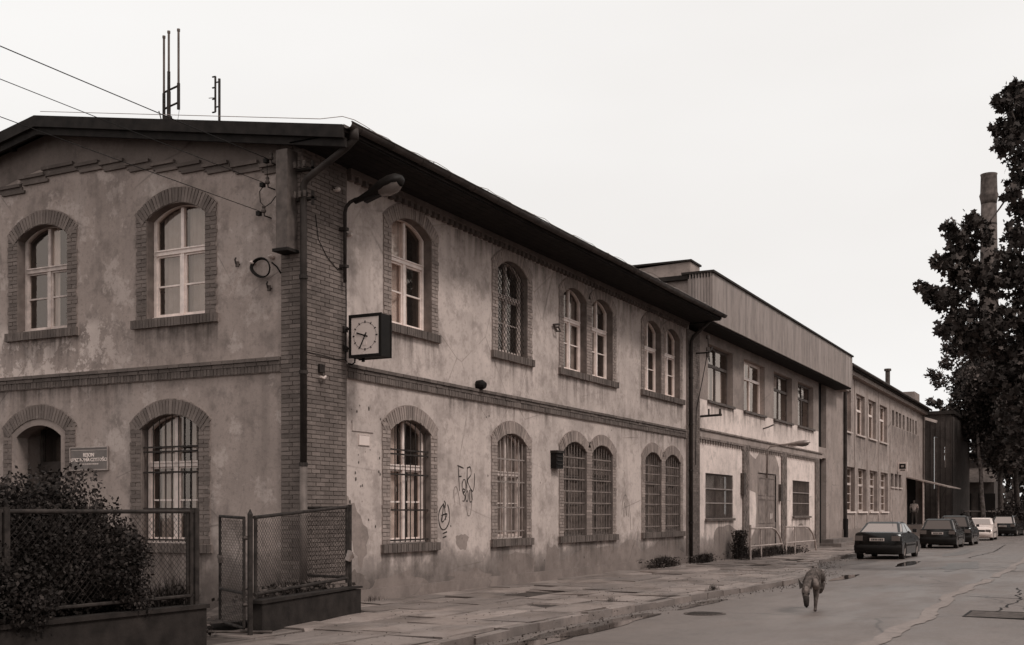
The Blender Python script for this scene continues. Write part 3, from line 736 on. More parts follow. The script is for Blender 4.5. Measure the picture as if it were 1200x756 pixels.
for i in range(7):
    ya, yb = -1.10+i*.158, -1.10+i*.158+.15
    mb.add([(X0+.02, ya, 7.80), (X1, ya, 7.80), (X1, yb, 7.80), (X0+.02, yb, 7.80), (X0+.02, ya, 7.825), (X1, ya, 7.825), (X1, yb, 7.825), (X0+.02, yb, 7.825)],
           [(0, 1, 2, 3), (4, 7, 6, 5), (0, 4, 5, 1), (1, 5, 6, 2), (2, 6, 7, 3), (3, 7, 4, 0)])
mb.build('soffit', 'soffit_wood', ROOF)
mb = MB(); 
for i in range(15):
    MB().box(X0+.06, 0, -1.0+i*1.0, -.88+i*1.0, roofz(-.94+i)-.24, roofz(-.94+i)-.10).build('purlin_end', 'soffit_wood', ROOF)
# gutter: half-round
mb = MB(); vs = []; ng = 9; XS = [X0-.02+(X1+.1-X0)*i/40 for i in range(41)]
for x in XS:
    zz = 7.95+.012*math.sin(x*.7)
    for k in range(ng): a = PI+PI*k/(ng-1); vs.append((x, -1.21+.085*math.cos(a), zz+.085*math.sin(a)))
mb.add(vs, [(i*ng+k, i*ng+k+1, (i+1)*ng+k+1, (i+1)*ng+k) for i in range(40) for k in range(ng-1)])
mb.tube([(X0-.02, -1.295, 7.955), (X1+.08, -1.295, 7.955)], .014, 6)
GUT = mb.build('gutter', 'gutter_metal', ROOF, fix=False)
gb = MB()
for i in range(22):
    x = X0+.3+i*.95; gb.tube([(x, -1.12, 7.96)]+[(x, -1.21+.092*math.cos(PI+PI*k/6), 7.95+.092*math.sin(PI+PI*k/6)) for k in range(6, -1, -1)], .008, 4)
gb.build('gutter_bracket', 'gutter_metal', GUT)
# downpipes
mb = MB(); mb.tube([(-.20, -1.21, 7.88), (-.20, -1.20, 7.72), (-.19, -1.05, 7.62), (-.15, -.22, 7.24), (-.13, -.13, 7.14), (-.13, -.13, 6.98), (-.13, -.13, 2.42)], .058, 12)
mb.tube([(-.20, -1.21, 7.92), (-.20, -1.21, 7.72)], .075, 12); dp = mb.build('downpipe', 'pipe_dark', BL, smooth=True)
MB().tube([(-.13, -.13, 2.45), (-.13, -.13, 0.0)], .066, 12).build('lower_pipe', 'pipe_grey', dp, smooth=True)
for z in (7.0, 5.6, 4.0, 2.45):
    MB().tube([(-.13, -.13, z-.03), (-.13, -.13, z+.03)], .074, 12).build('collar', 'iron', dp)
mb = MB(); mb.tube([(B1X-.12, -.75, 7.82), (B1X-.12, -.5, 7.6), (B1X-.12, -.2, 7.35), (B1X-.12, -.12, 7.2), (B1X-.12, -.12, 0)], .058, 10)
dp2 = mb.build('downpipe', 'pipe_dark', BL, smooth=True)
for z in (6, 4.5, 3, 1.3): MB().tube([(B1X-.12, -.12, z-.03), (B1X-.12, -.12, z+.03)], .072, 10).build('collar', 'iron', dp2)

# ------------------------------------------------------------------ things fixed to the corner
def things_on_corner():
    # cable riser board
    t = thing('cable_riser_box', 'tall narrow wooden cable box high on the gable beside the corner downpipe', 'cable box', (-.17, .2, 6.1))
    MB().box(-.32, -.04, .06, .30, 6.08, 7.74).build('casing', 'paint_brown', t)
    MB().box(-.36, -.04, .03, .35, 6.03, 6.08).build('base_board', 'verge_wood', t)
    for z in (6.9, 7.4):
        mb = MB(); mb.box(-.12, -.02, -.32, .05, z, z+.04); mb.box(-.12, -.08, -.32, -.28, z-.1, z+.14); mb.build('bracket', 'iron', t)
        for q in range(3): MB().tube([(-.22, -.02-.1*q, z+.02), (-.22, -.02-.1*q, z+.12)], .03, 8).build('insulator', 'iron_rust', t)
    # overhead wires with their insulators on the gable
    specs = [((0, .62, 7.62), 'topmost', (-8.7, .8, 7.9)), ((0, .70, 7.22), 'middle', (-8.7, .75, 7.45)), ((0, .78, 6.74), 'lowest', (-8.7, .7, 6.95))]
    for i, (w0, word, far) in enumerate(specs):
        it = thing('wire_insulator', '%s porcelain insulator bracket on the gable beside the cable box' % word, 'insulator', w0, 'wire insulators on the gable')
        x, y, z = w0
        MB().tube([(x, y-.12, z-.03), (x-.18, y-.12, z-.03), (x-.20, y-.12, z+.06)], .012, 6).build('bracket', 'iron', it)
        mb = MB(); mb.tube([(x-.20, y-.12, z+.02), (x-.20, y-.12, z+.05), (x-.20, y-.12, z+.09), (x-.20, y-.12, z+.12), (x-.20, y-.12, z+.14)], [.035, .045, .025, .035, .02], 10); mb.build('insulator', 'iron_rust', it)
        MB().box(x-.24, x-.16, y-.05, y+.02, z-.02, z+.05).build('clamp', 'black', it)
        a = Vector((x-.2, y-.02, z+.06)); d = Vector(far)-a; pts = []
        for k in range(41):
            q = k/40*3.2; p = a+d*q; p.z += -.55*(q/3.2)*(1-q/3.2)*.9; pts.append(p)
        tag(MB().tube(pts, .006 if i else .008, 5).build('overhead_wire', 'black'), ('thick upper', 'middle', 'thin lowest')[i]+' overhead wire running from the gable out over the garden', 'wire', 'overhead wires to the gable')
    lo = MB(); lo.tube([(-.19, .60, 7.28), (-.16, .78, 7.15), (-.12, .80, 6.98), (-.12, .70, 6.88), (-.15, .55, 6.92), (-.16, .4, 7.05)], .008, 5)
    lo.tube([(-.16, .62, 7.62), (-.13, .64, 7.4), (-.15, .62, 7.28)], .006, 5)
    tag(lo.build('slack_cable', 'black'), 'slack loop of cable hanging between gable insulators and cable box', 'cable')
    # coil
    c = thing('cable_coil', 'coil of black cable hung on two porcelain knobs on the gable wall', 'cable', (-.06, .81, 5.88))
    mb = MB()
    for q in range(4): mb.tube([(-.07-.012*q+.03*math.sin(k*.5), .81+(.20+.008*q)*math.cos(2*PI*k/20), 5.86+(.15+.006*q)*math.sin(2*PI*k/20)+.03*math.cos(2*PI*k/20)) for k in range(20)], .012, 5, closed=True)
    mb.tube([(-.06, .60, 5.93), (-.05, .5, 5.85), (-.04, .42, 5.73)], .014, 5); mb.build('coil', 'black', c, smooth=True)
    for y, z in ((1.02, 5.97), (.62, 6.03)): MB().tube([(0, y, z), (-.05, y, z), (-.1, y, z), (-.13, y, z)], [.03, .045, .03, .01], 8).build('knob', 'porcelain', c)
    for (y, z, wd) in ((1.36, 5.98, 'left of'), (.66, 5.50, 'just below')):
        k = thing('wall_hook', 'small iron hook on the gable wall %s the cable coil' % wd, 'hook', (0, y, z))
        MB().tube([(0, y, z), (-.1, y, z), (-.12, y, z+.06), (-.1, y, z+.1)], .016, 6).build('hook', 'iron', k); MB().tube([(-.06, y, z-.05), (-.06, y, z+.04)], .035, 8).build('insulator', 'iron_rust', k)
    # street lamp over the corner
    L = thing('street_lamp', 'cobra-head street lamp on a bent pipe above the square clock', 'street lamp', (1.04, 0, 5.8), 'street lamps fixed to walls')
    mb = MB(); mb.tube([(1.04, -.14, 5.72), (1.04, -.14, 6.95), (1.04, -.17, 7.05), (1.04, -.25, 7.12), (1.05, -.36, 7.16), (1.06, -.55, 7.18)], .032, 10); mb.build('pole', 'iron', L, smooth=True)
    for z in (6.66, 6.0): MB().box(.99, 1.09, -.19, 0, z-.025, z+.025).build('bracket', 'iron', L)
    head(L, Vector((1.06, -.34, 7.12)), Vector((.02, -1, .29)).normalized(), 1.02, 'lamp_shell', 1.35)
    # second lamp over the gate
    L2 = thing('street_lamp', 'cobra-head street lamp reaching out over the old double door', 'street lamp', (29.9, 0, 4.2), 'street lamps fixed to walls')
    mb = MB(); mb.tube([(29.9, -.03, 3.0), (29.9, -.06, 4.15), (29.9, -.15, 4.26), (29.9, -.6, 4.33), (29.9, -.75, 4.35)], .03, 8); mb.build('pole', 'galvanised', L2, smooth=True)
    head(L2, Vector((29.9, -.65, 4.32)), Vector((0, -1, .06)).normalized(), 1.1, 'galvanised')
    # clock
    K = thing('wall_clock', 'square two-faced clock in a black case on brackets at the corner', 'clock', (1.15, -.58, 4.35))
    x0, x1, y0, y1, z0, z1 = 1.02, 1.33, -.92, -.25, 4.37, 5.11
    MB().box(x0+.015, x1-.015, y0, y1, z0, z1).build('case', 'clock_case', K)
    for s, x in ((-1, x0), (1, x1)):
        mb = MB(); mb.v = []; xx0, xx1 = (x-.012, x+.016) if s < 0 else (x-.016, x+.012)
        t_ = .045
        mb.box(xx0, xx1, y0-.01, y0+t_, z0-.01, z1+.01); mb.box(xx0, xx1, y1-t_, y1+.01, z0-.01, z1+.01); mb.box(xx0, xx1, y0+t_, y1-t_, z0-.01, z0+t_); mb.box(xx0, xx1, y0+t_, y1-t_, z1-t_, z1+.01)
        mb.build('bezel', 'clock_case', K)
        dl = MB().box(x-.004 if s < 0 else x-.02, x+.02 if s < 0 else x+.004, y0+t_+.001, y1-t_-.001, z0+t_+.001, z1-t_-.001).build('dial', 'clock_face', K)
        cy, cz = (y0+y1)/2, (z0+z1)/2; xo = x-.006 if s < 0 else x+.006
        mb = MB()
        for h in range(12):
            a = h*PI/6; r0, r1 = (.222, .262); ty = -s*math.sin(a)*-1; 
            M = Matrix.Rotation(-a*(-s)*-1, 3, 'X')
            dirv = Vector((0, s*math.sin(a), math.cos(a))); c = Vector((xo, cy, cz))+dirv*(r0+r1)/2
            side = Vector((1, 0, 0)).cross(dirv); Mx = Matrix((Vector((1, 0, 0)), side, dirv)).transposed()
            mb.obox(c, (.002, .012 if h % 3 == 0 else .009, (r1-r0)/2), Mx)
        mb.tube([(xo, cy+.236*math.cos(q*PI/24), cz+.236*math.sin(q*PI/24)) for q in range(48)], .0025, 4, closed=True)
        mb.build('hour_marks', 'iron', dl)
        for nm, a, Ln, wd in (('hour_hand', 2*PI*(9.58/12), .185, .012), ('minute_hand', 2*PI*(34.5/60), .245, .010)):
            dirv = Vector((0, s*math.sin(a), math.cos(a))); side = Vector((1, 0, 0)).cross(dirv); Mx = Matrix((Vector((1, 0, 0)), side, dirv)).transposed()
            MB().obox(Vector((xo+s*.006, cy, cz))+dirv*(Ln/2-.03), (.0025, wd, Ln/2+.03), Mx).build(nm, 'black', dl)
        MB().box(xo-.004, xo+.004, cy+s*-.0-.035, cy+.035, cz-.165, cz-.105).build('maker_label', 'enamel', dl)
        MB().tube([(xo, cy, cz), (xo+s*.016, cy, cz)], .022, 10).build('hub', 'black', dl)
    for z in (4.91, 4.56): mb = MB(); mb.tube([(1.17, 0, z), (1.17, -.26, z)], .022, 8); mb.box(1.10, 1.24, -.02-.045, -.045, z-.05, z+.05); mb.build('bracket', 'iron', K)
    mb = MB(); mb.tube([(1.12, -.3, 4.37), (1.14, -.28, 4.30), (1.17, -.2, 4.27), (1.2, -.1, 4.30)], .014, 6); mb.tube([(1.2, -.42, 4.37), (1.2, -.42, 4.31)], .03, 8); mb.build('cable_gland', 'black', K)
    # cables on the pilaster
    mb = MB(PR); mb.tube([(.95, .055, 5.95), (1.18, .055, 5.97), (1.2, .055, 5.4), (1.19, .055, 4.6), (1.17, .055, 4.35)], .009, 5)
    mb.tube([(.30, .055, 6.75), (.38, .055, 6.35), (.62, .055, 6.1), (.95, .055, 5.92)], .007, 5)
    mb.tube([(-.03, .055, 4.37), (.5, .06, 4.36), (.9, .055, 4.34), (1.17, .055, 4.37), (1.25, .045, 4.33)], .007, 5)
    tag(mb.build('wall_cable', 'black'), 'thin black cables clipped to the brick corner around the clock', 'cable')
    for (a, z, wd, d) in ((.86, 7.32, 'high under the eaves by the lamp', .05), (1.28, 6.62, 'beside the lamp pole', .02)):
        k = thing('porcelain_insulator', 'small porcelain knob on the corner %s' % wd, 'insulator', (a, 0, z)); MB(PR).tube([(a, d-.02, z), (a, d+.06, z), (a, d+.10, z), (a, d+.12, z)], [.03, .045, .035, .01], 8).build('insulator', 'porcelain', k); MB(PR).tube([(a-.1, d+.02, z+.03), (a, d+.03, z)], .012, 5).build('bracket', 'iron', k)
    k = thing('junction_box', 'small broken white fitting on the corner pilaster below the clock', 'junction box', (.45, 0, 4.02))
    MB(PR).box(.38, .52, .04, .09, 4.06, 4.2).build('box', 'iron', k); MB(PR).tube([(.38, .1, 3.98), (.46, .11, 3.96), (.53, .1, 4.0)], .022, 6).build('fitting', 'porcelain', k)
def head(parent, base, d, L, mat='lamp_shell', fat=1.0):
    """luminaire: long shell swelling outwards, flat glass bowl beneath"""
    up = Vector((0, 0, 1)); up = (up-d*up.dot(d)).normalized(); sd_ = d.cross(up)
    st = [(0, .035, .03, .03), (.12, .04, .045, .035), (.3, .06, .06, .05), (.5, .10, .09, .06), (.62, .135, .11, .065), (.8, .15, .115, .06), (.92, .13, .10, .05), (1.0, .06, .05, .02)]
    st = [(a, b*fat, c*fat, e*fat) for a, b, c, e in st]
    vs = []; n = 14
    for t_, wd, hu, hd in st:
        c = base+d*L*t_
        for k in range(n):
            a = 2*PI*k/n; s_, c_ = math.sin(a), math.cos(a); vs.append(c+sd_*wd*c_+up*(hu*s_ if s_ > 0 else hd*s_))
    fs = [(i*n+k, i*n+(k+1) % n, (i+1)*n+(k+1) % n, (i+1)*n+k) for i in range(len(st)-1) for k in range(n)]+[tuple(range(n)), tuple((len(st)-1)*n+k for k in range(n))]
    MB().add(vs, fs).build('lamp_head', mat, parent, smooth=True)
    vs = []
    for t_, wd, hd in ((.50, .05, .05), (.56, .095, .085), (.7, .12, .12), (.85, .115, .11), (.93, .08, .07)):
        c = base+d*L*t_; wd *= fat; hd *= fat
        for k in range(9): a = PI+PI*k/8; vs.append(c+sd_*wd*math.cos(a)+up*(hd*math.sin(a)-.02))
    MB().add(vs, [(i*9+k, i*9+k+1, (i+1)*9+k+1, (i+1)*9+k) for i in range(4) for k in range(8)]).build('lamp_bowl', 'lamp_glass', parent, smooth=True, fix=False)
    c = base+d*L*.36-up*.075
    MB().obox(c, (L*.16, .05, .03), Matrix((d, sd_, up)).transposed()).build('gear_cover', mat, parent)
things_on_corner()

# roof antennas
A = thing('rod_antenna', 'three tall white rod aerials on one mast behind the gable roof edge', 'antenna', (3, 5.91, roofz(5.91)))
MB().tube([(3, 5.91, 8.9), (3, 5.91, 10.75)], .045, 8).build('mast', 'iron', A)
for y, z0, z1 in ((6.05, 10.15, 11.95), (5.91, 10.6, 12.03), (5.63, 10.3, 12.02)):
    MB().tube([(3, y, z0+.02), (3, y, z0+.58)], .036, 8).build('rod_base', 'iron', A); r_ = MB(); r_.tube([(3, y, z0+.55), (3, y, z1)], .026, 8); r_.tube([(3, y, z1-.02), (3, y, z1+.03)], .036, 8); r_.build('rod', 'pipe_grey', A)
mb = MB()
for z in (10.42, 10.78): mb.tube([(3, 6.05, z-.03), (3, 5.91, z), (3, 5.63, z+.05)], .022, 6)
mb.build('crossbar', 'iron', A)
mb = MB(); mb.box(2.95, 3.05, 5.86, 6.02, 10.12, 10.22); mb.tube([(3, 6.1, 10.1), (2.95, 6.15, 10.35)], .012, 5); mb.tube([(3, 5.6, 10.35), (3, 5.75, 9.6)], .006, 4); mb.build('clamp', 'iron', A)
A = thing('panel_antenna', 'short mast with a small vertical dipole aerial on the roof', 'antenna', (3, 4.49, roofz(4.49)))
MB().tube([(3, 4.49, 8.8), (3, 4.49, 10.78)], .028, 8).build('mast', 'iron', A)
mb = MB(); mb.tube([(3, 4.60, 10.1), (3, 4.60, 10.85)], .022, 6)
for z in (10.1, 10.38, 10.62, 10.85): mb.tube([(3, 4.60, z), (3, 4.68, z)], .018, 5)
mb.tube([(3, 4.78, 10.42), (3, 4.6, 10.40)], .008, 4); mb.build('dipole', 'iron', A)
mb = MB(); mb.tube([(3, 4.49, 10.2), (3, 4.6, 10.2)], .016, 5); mb.tube([(3, 4.49, 10.72), (3, 4.6, 10.72)], .016, 5); mb.build('arm', 'iron', A)
A = thing('lightning_wire', 'thin lightning wire on short stands along the roof edge', 'lightning wire', (0, -1, 8))
pts = []
for i in range(61): x = -.3+i*.33; pts.append((x, -1.05, roofz(-1.05)+.17+.035*math.sin(i*PI/2.7)**2+.02*math.sin(i*.9)))
mb = MB().tube([(-.3, y, roofz(y)+.12) for y in (6, 4.2, 2.4, .8, -.6)]+pts, .006, 4); mb.build('wire', 'galvanised', A)
for i in range(10):
    x = .5+i*2.1; MB().tube([(x, -.98, roofz(-.98)), (x, -1.0, roofz(-.98)+.12), (x-.03, -1.05, roofz(-1.05)+.20)], .009, 4).build('stand', 'iron', A)
# signs on walls
def text(body, size, loc, rot, mat, parent, name='lettering', align='CENTER', sx=1, ext=.002):
    cu = bpy.data.curves.new(name, 'FONT'); cu.body = body; cu.size = size; cu.extrude = ext; cu.align_x = align; cu.align_y = 'CENTER'; cu.resolution_u = 2; cu.offset = size*.02
    tmp = bpy.data.objects.new('tmp', cu); COL.objects.link(tmp); bpy.context.view_layer.update()
    me = bpy.data.meshes.new_from_object(tmp.evaluated_get(bpy.context.evaluated_depsgraph_get())); bpy.data.objects.remove(tmp)
    me.materials.clear(); me.materials.append(MATS[mat]); me.name = name
    o = link(name, me, parent); o.matrix_basis = Matrix.Translation(loc) @ rot.to_4x4() @ Matrix.Diagonal((sx, 1, 1, 1)); return o
S = thing('name_board', 'dark enamel office name board with pale lettering beside the entrance door', 'sign', (0, 5, 2.45))
MB(PL).box(4.50, 5.50, .0, .035, 2.44, 2.88).build('board', 'sign_green', S)
mb = MB(PL); frame_rect(mb, 4.495, 5.505, 2.435, 2.885, .022, .03, .045); mb.build('frame', 'galvanised', S)
rotL = Matrix(((0, 0, -1), (-1, 0, 0), (0, 1, 0)))
text('REJON', .10, (-.037, 5.0, 2.725), rotL, 'paint_white', S); text('UTRZYMANIA CZYSTOŚCI', .088, (-.037, 5.0, 2.635), rotL, 'paint_white', S, sx=.90)
mb = MB(PL); mb.box(4.53, 5.47, .034, .038, 2.815, 2.822)
a = 5.24
rr = random.Random(5)
while a > 4.76: L_ = rr.uniform(.02, .04); mb.box(a-L_, a, .034, .038, 2.545, 2.57); a -= L_+.012
mb.build('rule', 'paint_cream', S)
S = tag(MB(PR).box(1.44, 2.12, 0, .02, 3.12, 3.31).build('wall_plaque', 'plaster_street'), 'blank plastered-over rectangular plaque between corner and barred window', 'plaque')
S = thing('number_plate', 'small blank white plate below the plaque near the corner', 'plate', (1.8, 0, 2.87)); MB(PR).box(1.64, 2.0, 0, .016, 2.87, 3.07).build('plate', 'enamel', S)
mb = MB(PR); frame_rect(mb, 1.64, 2.0, 2.87, 3.07, .014, .016, .022); mb.build('rim', 'paint_cream', S)
S = thing('alarm_box', 'black louvred box on the wall left of the double barred windows', 'alarm box', (10, 0, 2.76)); MB(PR).box(9.80, 10.2, 0, .16, 2.72, 3.10).build('casing', 'clock_case', S)
mb = MB(PR)
mb.box(9.78, 10.22, 0, .2, 3.10, 3.16); 
for z in (2.80, 2.90, 3.0): mb.box(9.82, 10.18, .16, .18, z, z+.03)
mb.build('louvre', 'iron', S)
S = thing('lamp_stub', 'dark rusted round fitting sitting on the string course', 'fitting', (4.95, 0, 4.45))
mb = MB(PR); mb.tube([(6.10, 0, 4.40), (6.10, .12, 4.40), (6.10, .2, 4.38)], [.10, .11, .07], 12); mb.build('cup', 'black', S); MB(PR).box(6.05, 6.15, 0, .05, 4.3, 4.36).build('bracket', 'iron_rust', S)
S = tag(MB(PR).tube([(10.0, 0, 6.2), (10.05, .1, 6.22), (10.1, .12, 6.12), (9.95, .1, 6.1), (9.85, .06, 6.25), (10.15, .08, 6.3)], .03, 6).build('wall_bracket', 'iron_rust'), 'rusted iron wall bracket left of the upper double windows', 'bracket')

# graffiti: brushed strokes a few millimetres thick, part of the wall
def strokes(name, lines, a0, z0, s, r, mat, lab):
    mb = MB(PR)
    for ln in lines:
        n_ = []; L_ = len(ln)
        for i in range(L_-1):      # catmull-rom
            p0 = ln[max(i-1, 0)]; p1 = ln[i]; p2 = ln[i+1]; p3 = ln[min(i+2, L_-1)]
            for q in range(5):
                t_ = q/5; n_.append(tuple(.5*((2*p1[k])+(-p0[k]+p2[k])*t_+(2*p0[k]-5*p1[k]+4*p2[k]-p3[k])*t_*t_+(-p0[k]+3*p1[k]-3*p2[k]+p3[k])*t_**3) for k in (0, 1)))
        n_.append(ln[-1]); vs = []
        for i, p in enumerate(n_):
            q = n_[min(i+1, len(n_)-1)]; pr = n_[max(i-1, 0)]; tx, tz = q[0]-pr[0], q[1]-pr[1]; l_ = math.hypot(tx, tz) or 1; nx, nz_ = -tz/l_, tx/l_
            ww = r*(.75+.5*abs(math.sin(i*.35)))
            vs += [(a0+p[0]*s+nx*ww, .004, z0+p[1]*s+nz_*ww), (a0+p[0]*s-nx*ww, .004, z0+p[1]*s-nz_*ww)]
        mb.add(vs, [(2*i, 2*i+1, 2*i+3, 2*i+2) for i in range(len(n_)-1)])
    o = mb.build('graffiti', mat, BL, fix=False); o['label'] = lab; return o
# px to unit: a grows right, z up; "FOR / SOL" scrawl
strokes('g', [[(0, .95), (.04, .55), (.08, .12)], [(-.06, .98), (.2, .93), (.36, .9)], [(.02, .6), (.22, .62)],
              [(.34, .5), (.26, .35), (.3, .12), (.45, .1), (.52, .3), (.46, .5), (.34, .5)],
              [(.58, .1), (.60, .55), (.62, .95)], [(.6, .9), (.82, .95), (.88, .7), (.64, .5), (.8, .25), (.98, .12), (1.1, .3), (1.12, .75)]], 5.28, 2.02, .62, .013, 'graffiti_paint', 'black scrawled tag reading FOR')
strokes('g', [[(.36, .9), (.15, 1.0), (.02, .8), (.2, .6), (.36, .45), (.25, .15), (0, .15)], [(.6, .85), (.45, .6), (.5, .2), (.72, .15), (.8, .5), (.72, .85), (.6, .85)],
              [(1.0, .95), (.98, .5), (1.05, .1), (1.3, .12)], [(1.3, 1.0), (1.35, .5), (1.45, .2)]], 5.46, 1.84, .30, .012, 'graffiti_paint', 'black scrawled tag reading SOL')
strokes('g', [[(0, 0), (-.05, .5), (.15, .65), (.35, .3), (.45, -.1)], [(.95, -.1), (1.1, -.5), (1.3, -.45), (1.4, 0), (1.3, .55)]], 5.12, 1.84, .52, .009, 'graffiti_faint', 'faint swirls round the scrawled letters')
strokes('g', [[(.5, 1), (.15, .7), (.08, .3), (.3, -.05), (.65, -.05), (.95, .3), (.9, .75), (.78, .95)], [(.5, 1.1), (.62, 1.0), (.6, .8)], [(.35, .3), (.5, .95), (.65, .3)], [(.3, .5), (.75, .55), (.45, .25), (.3, .3), (.35, .5)], [(-.05, .9), (-.08, .5), (.0, .2)], [(.4, -.25), (.75, -.18)], [(.4, -.42), (.7, -.36)], [(1.05, .1), (1.06, .02)]], 4.44, 1.33, .50, .014, 'graffiti_paint', 'black oval tag with a letter inside')
strokes('g', [[(.3, 1.5), (.35, 1.0), (.3, .2)], [(.0, .3), (.1, .8), (.35, 1.05), (.6, .8), (.7, .2)], [(.15, .2), (.3, .75), (.5, .25), (.5, .9)], [(.7, .9), (.85, .3), (.9, -.3)]], 14.45, 1.35, .75, .012, 'graffiti_faint', 'thin grey arrow-like scrawl beside the double window')
def patch(P, pts, mat, parent, lab, d=.003, name='plaster_patch'):
    o = MB(P).poly([pts], d).build(name, mat, parent); o['label'] = lab; return o
def ragged(cx, cz, rx, rz, seed, n=36, rough=.5):
    return [(cx+rx*(1+rough*mnoise.noise(Vector((math.cos(a)*1.7+seed, math.sin(a)*1.7, seed))))*math.cos(a), cz+rz*(1+rough*mnoise.noise(Vector((math.cos(a)*1.7, seed, math.sin(a)*1.7))))*math.sin(a)) for a in [2*PI*i/n for i in range(n)]]
def stain(P, par, a0, a1, z1, h, d=.0035): MB(P).add([(a0, d, z1-h), (a1, d, z1-h), (a1, d, z1), (a0, d, z1)], [(0, 1, 2, 3)]).build('rain_stain', 'rain_stain', par)
for a0, a1 in ((2.4, 4.5), (6.7, 8.8), (10.2, 14.1), (15.9, 19.7)): stain(PR, BL, a0, a1, 5.085, .78); stain(PR, BL, a0, a1, .872, .62)
stain(PR, BL, 4.6, 10.0, 4.044, .5, .0028); stain(PR, BL, 14.4, 20.0, 4.044, .6, .0028); stain(PR, BL, 4.9, 20.0, 7.59, .9, .0028)
for a0, a1, z in ((5.3, 7.3, 5.01), (1.85, 3.85, 5.01), (2.0, 3.95, .91)): stain(PL, BL, a0, a1, z, .75)
stain(PL, BL, 3.9, 9, 4.044, .55, .0028)
mb = MB(PR); rp_ = random.Random(12)
for _ in range(46):
    a, z = (rp_.uniform(1.3, 2.4), rp_.uniform(1.2, 3.6)) if rp_.random() < .5 else (rp_.uniform(1.3, 20), rp_.uniform(.4, 4.0)); r_ = rp_.uniform(.012, .035)
    mb.add([(a+r_*rp_.uniform(.6, 1)*math.cos(q*PI/3), .003, z+r_*rp_.uniform(.7, 1.5)*math.sin(q*PI/3)) for q in range(6)], [(0, 1, 2, 3, 4, 5)])
mb.build('pockmarks', 'iron_rust', BL, kind='stuff', fix=False)
for i, (a, z, rx, rz) in enumerate([(1.55, .25, .42, .38), (3.0, .28, .8, .22), (5.6, .22, 1.0, .2), (9.9, .4, .5, .5), (15.0, .35, 1.1, .5)]): patch(PR, ragged(a, z, rx, rz, 30+i, n=60, rough=.75), 'plaster_shade_stain' if i == 0 else 'plaster_bare', BL, 'ragged stain at the wall foot', .0022)
patch(PR, ragged(5.45, 1.03, .28, .17, 3), 'plaster_bare', BL, 'grey square patch of bare plaster under the graffiti')
patch(PR, [(1.28+.0, 1.95), (1.33, 1.93), (1.40, 1.80), (1.52, 1.82), (1.60, 1.66), (1.72, 1.58), (1.80, 1.42), (1.93, 1.36), (1.98, 1.18), (1.90, 1.05), (1.93, .88), (1.80, .80), (1.76, .62), (1.66, .66), (1.62, .84), (1.50, .92), (1.46, 1.12), (1.37, 1.22), (1.35, 1.5), (1.29, 1.6)], 'plaster_bare', BL, 'long grey patch where the render fell off near the corner')
patch(PR, ragged(7.9, .35, .9, .42, 8), 'plaster_bare', BL, 'grey damp patch under the second barred window')
patch(PR, ragged(12.2, .25, 2.2, .5, 12), 'plaster_bare', BL, 'grey damp patch under the double barred window')
patch(PR, ragged(18.0, .3, 1.8, .48, 15), 'plaster_bare', BL, 'grey damp patch below the last double window')
# ------------------------------------------------------------------ leaves and trees
def at(px, py, Z):        # a point Z metres down the viewing direction, in street coordinates
    X = (px-600)/1346*Z; return Vector((CAMX+X*UA+Z*UB, CAMY-X*UB+Z*UA, CAMZ-(py-600)/1346*Z))
QUAD = (np.array([(-.5, 0, 0), (0, -.32, .05), (.5, 0, 0), (0, .32, .05)]), 4)
_a = []
for i, r_ in enumerate([1, .55, .9, .5, .75, .45, .2, .45, .75, .5, .9, .55]): _a.append((r_*.6*math.sin(2*PI*i/12), r_*.6*math.cos(2*PI*i/12), .06*((i % 2)-.5)))
MAPLE = (np.array(_a), 12)
BLADE = (np.array([(-.022, 0, 0), (.022, 0, 0), (.016, .06, .55), (0, .18, 1.0), (-.016, .06, .55)]), 5)
def rotmats(n, flat=0.0):
    q = rng.normal(size=(n, 4)); q[:, 0] += flat; q /= np.linalg.norm(q, axis=1)[:, None]
    a, b, c, d = q.T
    return np.stack([np.stack([1-2*(c*c+d*d), 2*(b*c-a*d), 2*(b*d+a*c)], 1), np.stack([2*(b*c+a*d), 1-2*(b*b+d*d), 2*(c*d-a*b)], 1), np.stack([2*(b*d-a*c), 2*(c*d+a*b), 1-2*(b*b+c*c)], 1)], 1)
def leafmesh(name, tmpl, pos, size, mat, parent=None, kind=None, mats=None):
    T, k = tmpl; n = len(pos); Rm = rotmats(n) if mats is None else mats
    V = np.einsum('nij,kj->nki', Rm, T)*np.asarray(size).reshape(-1, 1, 1)+pos[:, None, :]
    me = bpy.data.meshes.new(name); me.vertices.add(n*k); me.vertices.foreach_set('co', V.reshape(-1).astype(np.float32))
    me.loops.add(n*k); me.loops.foreach_set('vertex_index', np.arange(n*k, dtype=np.int32))
    me.polygons.add(n); me.polygons.foreach_set('loop_start', np.arange(0, n*k, k, dtype=np.int32))
    me.update(calc_edges=True); me.validate(); me.materials.append(MATS[mat]); return link(name, me, parent, kind)
def blobpts(c, r, n, shell=.55):
    d = rng.normal(size=(n, 3)); d /= np.linalg.norm(d, axis=1)[:, None]; rad = (shell+(1-shell)*rng.random(n))[:, None]
    rr = np.array(r if hasattr(r, '__len__') else (r, r, r)); lump = 1+.22*np.sin(d[:, :1]*5+c[0])+.18*np.cos(d[:, 1:2]*7+c[2])
    return np.array(c)+d*rad*rr*lump
def limb(mb, p0, p1, r0, r1, n=6, sag=.3, sides=6, wob=.03):
    p0, p1 = Vector(p0), Vector(p1); L = (p1-p0).length; pts = []; rs = []
    for i in range(n+1):
        t_ = i/n; p = p0.lerp(p1, t_); p.z += sag*L*.3*math.sin(t_*PI)*.6
        if 0 < i < n: p += Vector((random.gauss(0, wob), random.gauss(0, wob), random.gauss(0, wob*.7)))*L
        pts.append(p); rs.append(r0+(r1-r0)*t_)
    mb.tube(pts, rs, sides); return pts
